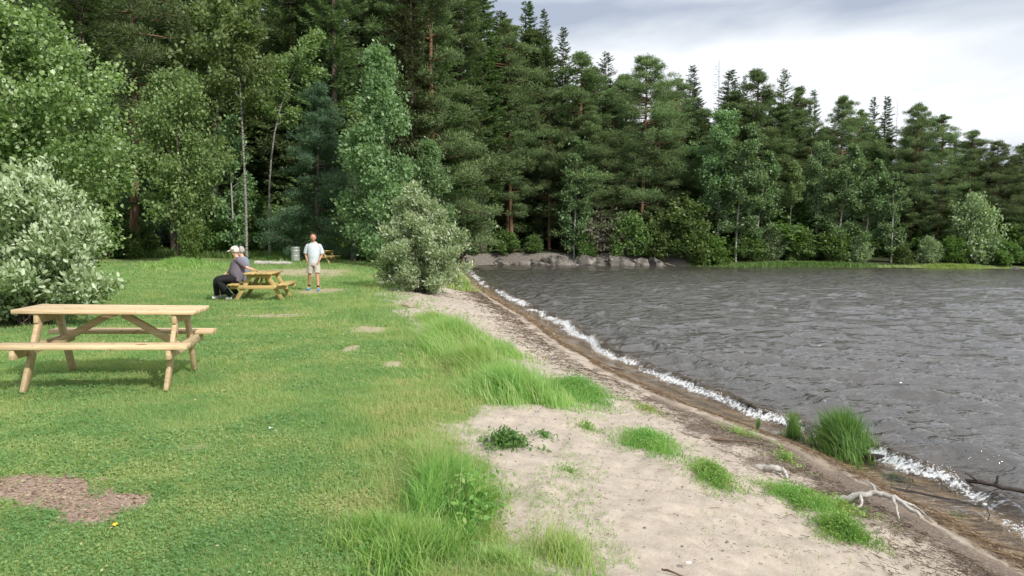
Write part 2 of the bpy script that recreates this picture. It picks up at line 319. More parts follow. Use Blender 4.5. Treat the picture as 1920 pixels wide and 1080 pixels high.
grs = MIX(RAMP(nbig, [(.5, (0, 0, 0)), (.7, (.6, .6, .6))]), grs, (.27, .28, .12))
def thr(mask, amp, lo, hi, nz=nmid): return RAMP(MA('ADD', mask, MA('MULTIPLY', MA('SUBTRACT', nz, .5), amp)), [(lo, (0, 0, 0)), (hi, (1, 1, 1))])
col = MIX(thr(A('grass'), 1.7, .36, .60), sand, grs)
col = MIX(MA('MULTIPLY', thr(A('bare'), 1.4, .35, .8), .85), col, MIX(.6, sand, (.40, .33, .20)))
col = MIX(thr(A('mulch'), .7, .4, .52), col, RAMP(nfine, [(.3, (.14, .085, .055)), (.55, (.36, .26, .20)), (.75, (.52, .44, .37))]))
deb = RAMP(nfine, [(.3, (.05, .035, .028)), (.5, (.16, .125, .10)), (.72, (.36, .29, .22))])
col = MIX(thr(A('debris'), .9, .42, .6), col, deb)
wet = A('wet')
col = MIX(wet, col, MIX(nmid, (.38, .30, .22), (.54, .44, .34)))
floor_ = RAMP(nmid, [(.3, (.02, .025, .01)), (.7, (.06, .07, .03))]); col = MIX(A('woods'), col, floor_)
rk = RAMP(nmid, [(.3, (.05, .042, .035)), (.5, (.17, .15, .13)), (.7, (.30, .275, .25))]); col = MIX(A('rock'), col, rk)
lk.new(col, p.inputs['Base Color']); lk.new(MIX(wet, (.9, .9, .9), (.35, .35, .35)), p.inputs['Roughness']); p.inputs['Specular IOR Level'].default_value = .3
b = nd.new('ShaderNodeBump'); b.inputs['Strength'].default_value = .55; b.inputs['Distance'].default_value = .02
lk.new(MA('ADD', MA('ADD', nfine, nmid), MA('MULTIPLY', nvf, .3)), b.inputs['Height']); lk.new(b.outputs[0], p.inputs['Normal'])
ground = g.build('ground', mt, smooth=True); tag(ground, 'grassy lawn and pale sandy beach sloping to the lake', None, None, 'structure')
x, y = V[:, 0], V[:, 1]; s, gm, bare, mul = masks(x, y)
gm_s = np.maximum(gm, 0)
ptattr(ground, 'grass', gm_s); ptattr(ground, 'bare', bare*gm); ptattr(ground, 'mulch', mul)
dn = fbm(x*2.3, y*2.3, 61)-0.5; nearw = sm(11, 7, y)
deb_m = np.exp(-((s-0.36-0.7*dn)/(0.17+.0*s))**2)*(.35+.5*fbm(x*1.5, y*1.5, 68, 3)) + nearw*sm(0.12, .3, s)*(1-sm(.7, 1.7, s+1.5*dn))*(.45+.5*vn(x*3, y*3, 66))
deb_m = deb_m*(y < 60)*(1-sm(5.9, 5.2, y)*.35)
ptattr(ground, 'debris', np.clip(deb_m, 0, 1)); ptattr(ground, 'wet', (1-sm(0.0, 0.38, s+.6*dn))*(y < 73))
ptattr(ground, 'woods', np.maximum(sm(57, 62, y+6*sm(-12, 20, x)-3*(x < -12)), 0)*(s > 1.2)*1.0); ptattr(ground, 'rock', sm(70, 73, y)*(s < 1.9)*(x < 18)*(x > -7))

# ------------------------------------------------------------------ water
WD = np.array([-0.62, -0.78])
wr = np.random.default_rng(3); waves = []
for i in range(60):
    lam = 0.20*(8.0**(wr.random()**1.35)); th = wr.normal(0, .42)
    d = np.array([WD[0]*math.cos(th)-WD[1]*math.sin(th), WD[0]*math.sin(th)+WD[1]*math.cos(th)])
    waves.append((d, 2*math.pi/lam, 0.0076*lam**0.85, wr.random()*6.28, lam))
def wave(x, y):
    dist = np.hypot(x, y); sp = np.where(dist < 16, .06, dist*.006); z = np.zeros_like(x)
    xx = x+.35*(fbm(x*.7, y*.7, 71)-.5); yy = y+.35*(fbm(x*.7, y*.7, 72)-.5)
    for d, k, a, ph, lam in waves:
        q = np.sin(k*(xx*d[0]+yy*d[1])+ph); z = z + a*(np.exp(.9*q)-1.2)*np.clip(lam/(sp*3.0)-.4, 0, 1)
    s = shore(x, y); z = (z-0.004)*sm(0.15, -1.4, s)*(0.55+.75*fbm(x*.35, y*.35, 77))*(1-.6*sm(50, 74, y))
    m = vn(x*.9+y*.6, y*.9, 81)*.65+.35*vn(x*3, y*2.2, 84)
    ridge = 0.13*np.exp(-((s+0.62+.45*(fbm(x*1.1, y*1.1, 82, 2)-.5))/0.13)**2)*sm(.25, .6, m)+0.08*np.exp(-((s+1.7+.5*(fbm(x*.8, y*.8, 83, 2)-.5))/0.22)**2)
    return WZ + z + ridge*(y < 72)
xs = grid_axis([(-8, 1.0, .12), (1.0, 8, .045), (8, 16, .1), (16, 30, .2), (30, 60, .4), (60, 120, 1.5), (120, 620, 25)])
ys = grid_axis([(-200, 0, 20), (0, 4.4, .4), (4.4, 12, .05), (12, 20, .08), (20, 40, .14), (40, 80, .3)])
V, F = gridmesh(xs, ys, wave, lambda x, y: shore(x, y) < 0.9+.3*(y > 20))
mt, t, p, o = newmat('lake_water'); nd, lk = t.nodes, t.links
geo = nd.new('ShaderNodeNewGeometry').outputs['Position']
mpn = nd.new('ShaderNodeMapping'); mpn.inputs['Rotation'].default_value = (0, 0, R(-52)); mpn.inputs['Scale'].default_value = (1.0, .5, 1); lk.new(geo, mpn.inputs[0])
r1, r2, r3 = NZ(6.0, 5, .7, mpn.outputs[0]), NZ(20, 3, .6, mpn.outputs[0]), NZ(.28, 3, .6, geo)
b = nd.new('ShaderNodeBump'); b.inputs['Strength'].default_value = 1.0; b.inputs['Distance'].default_value = .040
mp2 = nd.new('ShaderNodeMapping'); mp2.inputs['Scale'].default_value = (.55, 1.5, 1); mp2.inputs['Rotation'].default_value = (0, 0, R(14)); lk.new(geo, mp2.inputs[0])
r4 = NZ(1.9, 4, .62, mp2.outputs[0]); lk.new(MA('ADD', MA('ADD', r1, MA('MULTIPLY', r2, .30)), MA('MULTIPLY', r4, 4.6)), b.inputs['Height']); lk.new(b.outputs[0], p.inputs['Normal'])
sh = A('shallow'); 
lk.new(MIX(sh, (.056, .048, .039), (.16, .11, .07)), p.inputs['Base Color']); p.inputs['Roughness'].default_value = .055; p.inputs['IOR'].default_value = 1.72; p.inputs['Specular IOR Level'].default_value = 1.0
tr = nd.new('ShaderNodeBsdfTransparent'); tr.inputs[0].default_value = (.95, .89, .78, 1)
gl = nd.new('ShaderNodeBsdfGlossy'); gl.inputs['Roughness'].default_value = .06; lk.new(b.outputs[0], gl.inputs['Normal'])
fr = nd.new('ShaderNodeFresnel'); fr.inputs['IOR'].default_value = 1.333; lk.new(b.outputs[0], fr.inputs['Normal'])
mg = nd.new('ShaderNodeMixShader'); lk.new(fr.outputs[0], mg.inputs[0]); lk.new(tr.outputs[0], mg.inputs[1]); lk.new(gl.outputs[0], mg.inputs[2])
mw = nd.new('ShaderNodeMixShader'); lk.new(sh, mw.inputs[0]); lk.new(p.outputs[0], mw.inputs[1]); lk.new(mg.outputs[0], mw.inputs[2])
fo = nd.new('ShaderNodeBsdfPrincipled'); fo.inputs['Base Color'].default_value = (.82, .83, .84, 1); fo.inputs['Roughness'].default_value = .8
fm = RAMP(MA('ADD', A('foam'), MA('MULTIPLY', MA('SUBTRACT', NZ(22, 6, .75, geo), .5), 2.4)), [(.48, (0, 0, 0)), (.8, (.95, .95, .95))])
mf = nd.new('ShaderNodeMixShader'); lk.new(fm, mf.inputs[0]); lk.new(mw.outputs[0], mf.inputs[1]); lk.new(fo.outputs[0], mf.inputs[2]); lk.new(mf.outputs[0], o.inputs[0])
water = MB().add(V, F).build('water', mt, smooth=True); tag(water, 'choppy brown-grey lake water', None, None, 'structure')
x, y = V[:, 0], V[:, 1]; s = shore(x, y)
ptattr(water, 'shallow', sm(-1.3, -0.35, s))
def foam_amt(x, y, s):
    m = vn(x*.9+y*.6, y*.9, 81)*.65+.35*vn(x*3, y*2.2, 84); q = np.where(y < 9, 1.25, np.clip(y/11, .9, 2.6))
    f = np.exp(-((s+0.50+.45*(fbm(x*1.1, y*1.1, 82, 2)-.5))/(0.07*q))**2)*sm(.20, .50, m+.06*(y > 18))
    f2 = .42*np.exp(-((s+0.15)/.07)**2)
    return np.clip(f*.80+f2*.35*(y < 30), 0, 1)*(y < 66)
ptattr(water, 'foam', foam_amt(x, y, s)*(s < .3))
# foam lumps thrown up where the little waves break
n = 420000; fy = np.exp(rng.uniform(math.log(4.5), math.log(64), n)); sx = np.interp(fy, SHN[:, 1][:17], SHN[:, 0][:17]); fx = sx+rng.uniform(-.2, 1.9, n)*np.clip(fy/12, 1, 2.2)
ss = shore(fx, fy); am = foam_amt(fx, fy, ss)*(ss < -.22); am = am*sm(.50, .66, fbm(fx*6, fy*3.5, 91, 3)+.12*am)
k = rng.random(n) < am*.3*np.clip(9/fy, .35, 1); fx, fy, am = fx[k], fy[k], am[k]
fz = wave(fx, fy); oc = np.array([[1, 0, 0], [-1, 0, 0], [0, 1, 0], [0, -1, 0], [0, 0, 1], [0, 0, -1]], float)
of = np.array([[0, 2, 4], [2, 1, 4], [1, 3, 4], [3, 0, 4], [2, 0, 5], [1, 2, 5], [3, 1, 5], [0, 3, 5]])
nn = len(fx); sz = rng.uniform(.0015, .0065, nn)*np.clip(fy/9, 1, 2.6); hgtf = rng.random(nn)**3*.10*am
P = np.stack([fx, fy, fz+hgtf+.002], 1)
VV = P[:, None, :]+oc[None]*sz[:, None, None]*rng.uniform(.6, 1.4, (nn, 6, 1)); FF = (of[None]+6*np.arange(nn)[:, None, None]).reshape(-1, 3)
fmat = noisemat('foam_white', [(.3, (.78, .79, .80)), (.7, (.88, .88, .88))], 20, rough=.7)
tag(MB().add(VV.reshape(-1, 3), FF).build('surf_foam', fmat, smooth=True), 'white foam of small waves breaking along the sand', 'foam', None, 'stuff')

# ------------------------------------------------------------------ plant generators
def unit(a): return a/(np.linalg.norm(a, axis=-1, keepdims=True)+1e-9)
def leaves(mb, P, d, nrm, size, aspect, tint, rnd=False):
    n = len(P); d = unit(d); sd = unit(np.cross(d, nrm)); s = np.asarray(size).reshape(-1, 1)*np.ones((n, 1))
    if rnd:
        up = unit(np.cross(sd, d))*s*aspect*.14; w_ = sd*s*aspect*.5
        V = np.stack([P, P+d*s*.28+w_*.92+up, P+d*s*.68+w_*.80+up, P+d*s, P+d*s*.68-w_*.80+up, P+d*s*.28-w_*.92+up], 1); k_ = 6*np.arange(n)[:, None]
        t2 = np.empty(n); t2[:] = tint
        mb.add(V.reshape(-1, 3), np.vstack([np.array([[0, 1, 2, 3]])+k_, np.array([[0, 3, 4, 5]])+k_]), np.concatenate([t2, t2])); return
    V = np.stack([P, P+d*s*.45+sd*s*aspect*.5, P+d*s, P+d*s*.45-sd*s*aspect*.5], 1)
    mb.add(V.reshape(-1, 3), (np.arange(4)[None]+4*np.arange(n)[:, None]), tint)
def blades(mb, P, h, w, lean, tint, az=None, r=rng, curl=1.0):
    n = len(P); az = r.uniform(0, 6.283, n) if az is None else az; sd = np.stack([np.cos(az), np.sin(az), np.zeros(n)], 1)
    h = np.asarray(h).reshape(-1, 1)*np.ones((n, 1)); w = np.asarray(w).reshape(-1, 1)*np.ones((n, 1)); lean = np.asarray(lean); up = np.array([0, 0, 1.0])
    A_ = P-sd*w/2; B_ = P+sd*w/2; mid = P+up*h*.55+lean*h*.28; tip = P+up*h*(1-.25*curl*np.linalg.norm(lean, axis=1)[:, None])+lean*h*.95
    V = np.stack([A_, B_, mid-sd*w*.42, mid+sd*w*.42, tip], 1); b0 = 5*np.arange(n)[:, None]; mb_n = mb.n
    mb.add(V.reshape(-1, 3), np.array([[0, 1, 3, 2]])+b0, tint); mb.n = mb_n; mb.f[3].append(np.array([[2, 3, 4]])+b0+mb_n); q = np.empty(n); q[:] = tint; mb.t[3].append(q); mb.n += 5*n
def wobble(r, H, n, amt, lean=(0, 0), pw=1.6):
    t = np.linspace(0, 1, n); ph = r.uniform(0, 6.28, 4); x = amt*H*(np.sin(t*3+ph[0])-math.sin(ph[0]))*.5+lean[0]*H*t**pw; y = amt*H*(np.sin(t*3.5+ph[1])-math.sin(ph[1]))*.5+lean[1]*H*t**pw
    return np.stack([x, y, t*H], 1)
def broad(seed, H, base, Rad, prof, nb, nl, leaf, tr, lean=(0, 0), wind=(-.35, .05, 0), up=.35, stems=1, asp=.7, twig=.33, spread=.10, flat=0.0, tbias=0.0, rnd=False):
    """returns (wood mesh builder, foliage mesh builder) of a broadleaved tree or bush"""
    r = np.random.default_rng(seed); W, C = MB(), MB(); trunk = wobble(r, H*.97, 10, .022, lean, 4 if abs(lean[0]) >= .2 else 1.6); tt = np.linspace(0, 1, 10)
    if stems == 1: W.tube(trunk, tr*(1-tt)**.8+.012*H/10, 8)
    tw_s, tw_e, cl = [], [], []
    for b in range(nb):
        u = (b+r.random())/nb; t = base+(1-base)*u**.9; rad = Rad*prof(u)*r.uniform(.62, 1.08); az = r.uniform(0, 6.283); dr = np.array([math.cos(az), math.sin(az), 0])
        c = np.array([np.interp(t, tt, trunk[:, i]) for i in range(3)])
        if stems == 1:
            t0 = max(base*.75, t-.35*rad/H*(1+up)); a0 = np.array([np.interp(t0, tt, trunk[:, i]) for i in range(3)])
        else: a0 = np.array([r.normal(0, .07*Rad), r.normal(0, .07*Rad), 0])
        e0 = c+dr*rad+np.array([0, 0, r.uniform(-.1, .2)*rad]); mid = a0*.5+e0*.5+np.array([0, 0, (.18*up if stems == 1 else .25)*rad+(.12*H*u if stems > 1 else 0)])
        s_ = np.linspace(0, 1, 7)[:, None]; path = a0*(1-s_)**2+2*mid*s_*(1-s_)+e0*s_**2; L_ = np.linalg.norm(e0-a0)
        br = max(.01, tr*.34*(1-u*.6)); W.tube(path, np.linspace(br, .006*H/8+.003, 7), 5, cap=False)
        m_ = 7+int(rad*1.6); 
        for q in range(m_):
            f = r.uniform(.3 if stems == 1 else .25, 1.0); i = f*6; p0 = path[int(min(i, 5))]*(1-(i-int(min(i, 5))))+path[int(min(i, 5))+1]*(i-int(min(i, 5)))
            dd = unit(unit(e0-a0)*.7+r.normal(0, .75, 3)+np.array([wind[0]*.8, wind[1], .25])); ln = twig*(.35+.65*rad)*r.uniform(.5, 1.3)
            e1 = p0+dd*ln; tw_s.append(p0); tw_e.append(e1); cl.append(r.random())
            if q % 2 == 0: W.tube(np.array([p0, (p0+e1)/2+r.normal(0, .03*ln, 3), e1]), [.008*H/8+.002, .006*H/8, .003], 4, cap=False)
    tw_s, tw_e, cl = np.array(tw_s), np.array(tw_e), np.array(cl); nt_ = len(tw_s); idx = r.integers(0, nt_, nl); u = r.random(nl)[:, None]**.8
    P = tw_s[idx]*(1-u)+tw_e[idx]*u+r.normal(0, spread*Rad, (nl, 3))*np.array([1, 1, .75-.3*flat]); P[:, 2] = np.maximum(P[:, 2], .04)
    d = unit(tw_e[idx]-tw_s[idx])*.6+r.normal(0, .7, (nl, 3))+np.array(wind)*1.1; nr = r.normal(0, 1, (nl, 3))+np.array([0, 0, .8])
    leaves(C, P, d, nr, leaf*r.uniform(.45, 1.35, nl), asp, np.clip(r.normal(.42, .22, nl)+(cl[idx]-.5)*.35+tbias, 0, 1), rnd); return W, C
def spruce(seed, H, Rad, base=.06, step=.31, card=.34, dens=1.0, thin=1.0):
    r = np.random.default_rng(seed); W, C = MB(), MB(); W.tube(wobble(r, H, 8, .008), np.linspace(.012*H, .012, 8), 7)
    P, D, S, T = [], [], [], []; z = base*H
    for q in range(int(4+6*base)): # dead stubs
        a = r.uniform(0, 6.28); zz = r.uniform(.05, max(base, .08))*H; W.tube([(0, 0, zz), (math.cos(a)*.8, math.sin(a)*.8, zz-.15)], [.02, .006], 4, cap=False)
    while z < H*.99:
        t = (z/H-base)/(1-base); rad = Rad*(1-t)**.62*min(1, .55+t*3)*r.uniform(.55, 1.2)+.12; nb = 7 if t < .8 else 5
        for b in range(nb):
            az = r.uniform(0, 6.283); ln = rad*r.uniform(.45, 1.2); dr = np.array([math.cos(az), math.sin(az), 0]); zj = r.uniform(-.35, .35)*step; n = int((18+56*ln)*dens)
            f = r.uniform(.08, 1, n)**.8; dz = -(.30-.25*t)*ln*np.sin(f*2.2)+.10*ln*f**3+(.35*t*ln*f)
            c = dr[None]*(f*ln)[:, None]+np.array([0, 0, z+zj])+np.stack([0*f, 0*f, dz], 1)
            sd = np.array([-dr[1], dr[0], 0]); sg = r.choice([-1, 1], n)[:, None]; c = c+sd*(sg*r.uniform(0, .14, (n, 1))*ln*(1.1-f[:, None]))
            d = dr*(.55+.4*r.random((n, 1)))+sd*sg*r.uniform(.2, .9, (n, 1))+np.stack([0*f, 0*f, r.uniform(-.75, .12, n)+.4*t], 1)
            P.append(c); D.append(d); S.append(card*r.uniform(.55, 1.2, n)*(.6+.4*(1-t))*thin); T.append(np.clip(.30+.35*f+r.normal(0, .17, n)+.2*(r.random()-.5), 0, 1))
            if r.random() < .4: W.tube([(0, 0, z), tuple(dr*ln*.6+np.array([0, 0, z-.15*ln]))], [.02+.01*ln, .008], 4, cap=False)
        z += step*r.uniform(.7, 1.3)*(.65+.35*(1-t))
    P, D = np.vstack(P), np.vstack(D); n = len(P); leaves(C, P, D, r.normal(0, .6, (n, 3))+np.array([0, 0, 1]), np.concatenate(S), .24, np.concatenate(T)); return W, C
def pine(seed, H, Rad, base=.3, nb=70, card=.25, per=135, prof=None, lean=(0, 0), cs=.66, flat=.55, asp=.18):
    r = np.random.default_rng(seed); W, C = MB(), MB(); trunk = wobble(r, H*.97, 10, .02, lean); tt = np.linspace(0, 1, 10); W.tube(trunk, .011*H*(1-tt)**.7+.02, 8)
    prof = prof or (lambda u: (math.sin(math.pi*min(1, .18+u*.80))**.7)); cen, tn = [], []
    for b in range(nb):
        u = (b+r.random())/nb; t = base+(1-base)*u**.85; rad = Rad*prof(u)*r.uniform(.5, 1.12); az = r.uniform(0, 6.283); dr = np.array([math.cos(az), math.sin(az), 0])
        a0 = np.array([np.interp(t, tt, trunk[:, i]) for i in range(3)]); e0 = a0+dr*rad+np.array([0, 0, rad*r.uniform(-.12, .3)]); md = (a0+e0)/2+np.array([0, 0, -.06*rad])
        W.tube([a0, md, e0], [.008*H*.5, .03, .012], 5, cap=False)
        for q in range(2+int(rad*1.5)):
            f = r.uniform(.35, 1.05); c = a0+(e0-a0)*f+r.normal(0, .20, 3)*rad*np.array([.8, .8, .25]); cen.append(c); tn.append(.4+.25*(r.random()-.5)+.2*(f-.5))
    for q in range(4): cen.append(trunk[-1]+r.normal(0, .25, 3)*np.array([1, 1, .7])-np.array([0, 0, .3])); tn.append(.5)
    cen, tn = np.array(cen), np.array(tn); n = len(cen)*per; idx = np.repeat(np.arange(len(cen)), per); o_ = r.normal(0, 1, (n, 3)); o_ = unit(o_)*(r.random((n, 1))**.45)
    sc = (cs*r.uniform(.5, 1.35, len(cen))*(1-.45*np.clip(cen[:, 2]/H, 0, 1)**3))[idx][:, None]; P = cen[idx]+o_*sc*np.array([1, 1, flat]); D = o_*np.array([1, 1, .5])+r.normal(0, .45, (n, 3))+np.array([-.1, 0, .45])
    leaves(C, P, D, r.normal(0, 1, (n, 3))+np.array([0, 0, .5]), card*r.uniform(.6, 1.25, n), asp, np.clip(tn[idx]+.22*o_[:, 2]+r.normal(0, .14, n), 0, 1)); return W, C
oval = lambda u: math.sin(math.pi*min(1, .10+u*.86))**.75
coney = lambda u: max(.05, (1-u)**.75*min(1, .55+2*u))
drop = lambda u: math.sin(math.pi*min(1, .22+u*.76))**.9
dome = lambda u: max(.12, (1-u**2.2)**.6*(.82+.18*u))
PROTO = {}
def proto(key, name, cat, WC, H, wm, lm, pn=('trunk', 'crown')):
    r_ = thing(name, None, cat, (0, 0, 0)); WC[0].build(pn[0], M[wm], r_); WC[1].build(pn[1], M[lm], r_); PROTO[key] = [r_, H, False]
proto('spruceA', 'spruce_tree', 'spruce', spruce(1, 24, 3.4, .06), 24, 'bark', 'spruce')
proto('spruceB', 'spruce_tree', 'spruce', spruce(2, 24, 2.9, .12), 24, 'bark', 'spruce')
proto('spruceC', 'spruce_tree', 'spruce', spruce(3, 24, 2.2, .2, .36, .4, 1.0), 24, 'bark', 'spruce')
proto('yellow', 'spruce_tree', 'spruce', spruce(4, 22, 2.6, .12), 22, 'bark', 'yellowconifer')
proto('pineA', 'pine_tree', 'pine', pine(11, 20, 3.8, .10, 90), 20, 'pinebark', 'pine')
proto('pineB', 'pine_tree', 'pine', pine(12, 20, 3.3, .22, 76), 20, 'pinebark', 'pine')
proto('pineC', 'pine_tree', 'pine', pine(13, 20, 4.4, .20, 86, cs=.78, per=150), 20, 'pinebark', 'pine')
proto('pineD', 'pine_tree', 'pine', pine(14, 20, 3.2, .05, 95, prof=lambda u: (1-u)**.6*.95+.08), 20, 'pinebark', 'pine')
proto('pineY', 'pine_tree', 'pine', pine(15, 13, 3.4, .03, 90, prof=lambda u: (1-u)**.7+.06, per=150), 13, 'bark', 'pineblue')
proto('birchA', 'birch_tree', 'birch', broad(21, 18, .58, 2.6, drop, 34, 15000, .24, .085), 18, 'birchbark', 'birch')
proto('birchB', 'birch_tree', 'birch', broad(22, 16, .30, 2.4, oval, 34, 15000, .24, .12, lean=(.12, 0)), 16, 'birchbark', 'birch')
proto('bent', 'birch_tree', 'birch', broad(23, 17, .62, 2.3, drop, 20, 9000, .22, .075, lean=(.2, 0), wind=(.6, 0, -.35)), 17, 'birchbark', 'birch')
proto('poplar', 'birch_tree', 'birch', broad(24, 12, .06, 3.1, coney, 60, 30000, .20, .14, wind=(-.5, 0, .15)), 12, 'birchbark', 'aspen')
proto('aspenA', 'aspen_tree', 'aspen', broad(25, 17, .36, 2.9, oval, 36, 15000, .28, .12, lean=(.05, 0)), 17, 'aspenbark', 'aspen')
proto('aspenB', 'aspen_tree', 'aspen', broad(26, 14, .25, 2.5, drop, 30, 12000, .28, .10, lean=(.1, 0)), 14, 'aspenbark', 'aspen')
proto('aspenC', 'aspen_tree', 'aspen', broad(27, 12, .10, 1.9, oval, 30, 9000, .26, .09, lean=(-.05, 0)), 12, 'aspenbark', 'aspen')
proto('alder', 'alder_tree', 'alder', broad(28, 11, .17, 3.2, oval, 44, 26000, .19, .12, lean=(-.03, 0), wind=(-.3, 0, -.1)), 11, 'bark', 'birch')
proto('stub', 'dying_birch', 'birch', broad(29, 9.5, .72, .8, drop, 9, 1300, .17, .14, lean=(.02, 0)), 9.5, 'birchbark', 'birch')
sp = ('stems', 'foliage')
proto('shrubA', 'shrub', 'shrub', broad(31, 3, .02, 1.9, dome, 44, 9000, .20, .05, stems=5), 3, 'bark', 'shrub', sp)
proto('shrubB', 'shrub', 'shrub', broad(32, 4, .02, 1.7, dome, 44, 9000, .20, .05, stems=5), 4, 'bark', 'shrub', sp)
proto('shrubG', 'willow_shrub', 'shrub', broad(33, 5, .02, 2.6, dome, 50, 12000, .22, .05, stems=5), 5, 'bark', 'willowdim', sp)
proto('shrubL', 'bright_shrub', 'shrub', broad(34, 2.6, .02, 1.4, dome, 40, 7000, .16, .04, stems=5), 2.6, 'bark', 'brightshrub', sp)
proto('shrubD', 'dry_shrub', 'shrub', broad(35, 3, .05, 1.6, dome, 34, 1800, .18, .05, stems=5), 3, 'bark', 'dryshrub', sp)
def snag(seed, H):
    r = np.random.default_rng(seed); W, B = MB(), MB(); W.tube(wobble(r, H, 8, .02), np.linspace(.15, .02, 8), 6)
    for i in range(46):
        z = H*(.35+.63*i/46); a = r.uniform(0, 6.28); l = (1.05-z/H)*2.2*r.uniform(.5, 1.2)+.2
        B.tube([(0, 0, z), (math.cos(a)*l*.6, math.sin(a)*l*.6, z+.02*l), (math.cos(a)*l, math.sin(a)*l, z+.2*l)], [.035, .02, .008], 4, cap=False)
    return W, B
proto('snag', 'dead_spruce', 'dead tree', snag(41, 22), 22, 'bark', 'drift', ('trunk', 'branches'))

tr_ = random.Random(5)
def plant(key, px, d, top, label, wf=1.0, group=None, rz=None):
    pr, H, used = PROTO[key]; X = wx(px, d); z0 = hz(X, d)-.08; h = topz(top, px, d)-z0; s_ = h/H; rz = (tr_.uniform(-.45, .45) if key in ('birchB', 'bent', 'aspenA', 'aspenB', 'poplar', 'alder', 'shrubG') else tr_.uniform(0, 6.28)) if rz is None else rz
    if not used:
        PROTO[key][2] = True; pr.location = (X, d, z0); pr.rotation_euler = (0, 0, rz); pr.scale = (s_*wf, s_*wf, s_); tag(pr, label, None, group); return pr
    return dup(pr, (X, d, z0), rz, (s_*wf, s_*wf, s_), label, group)
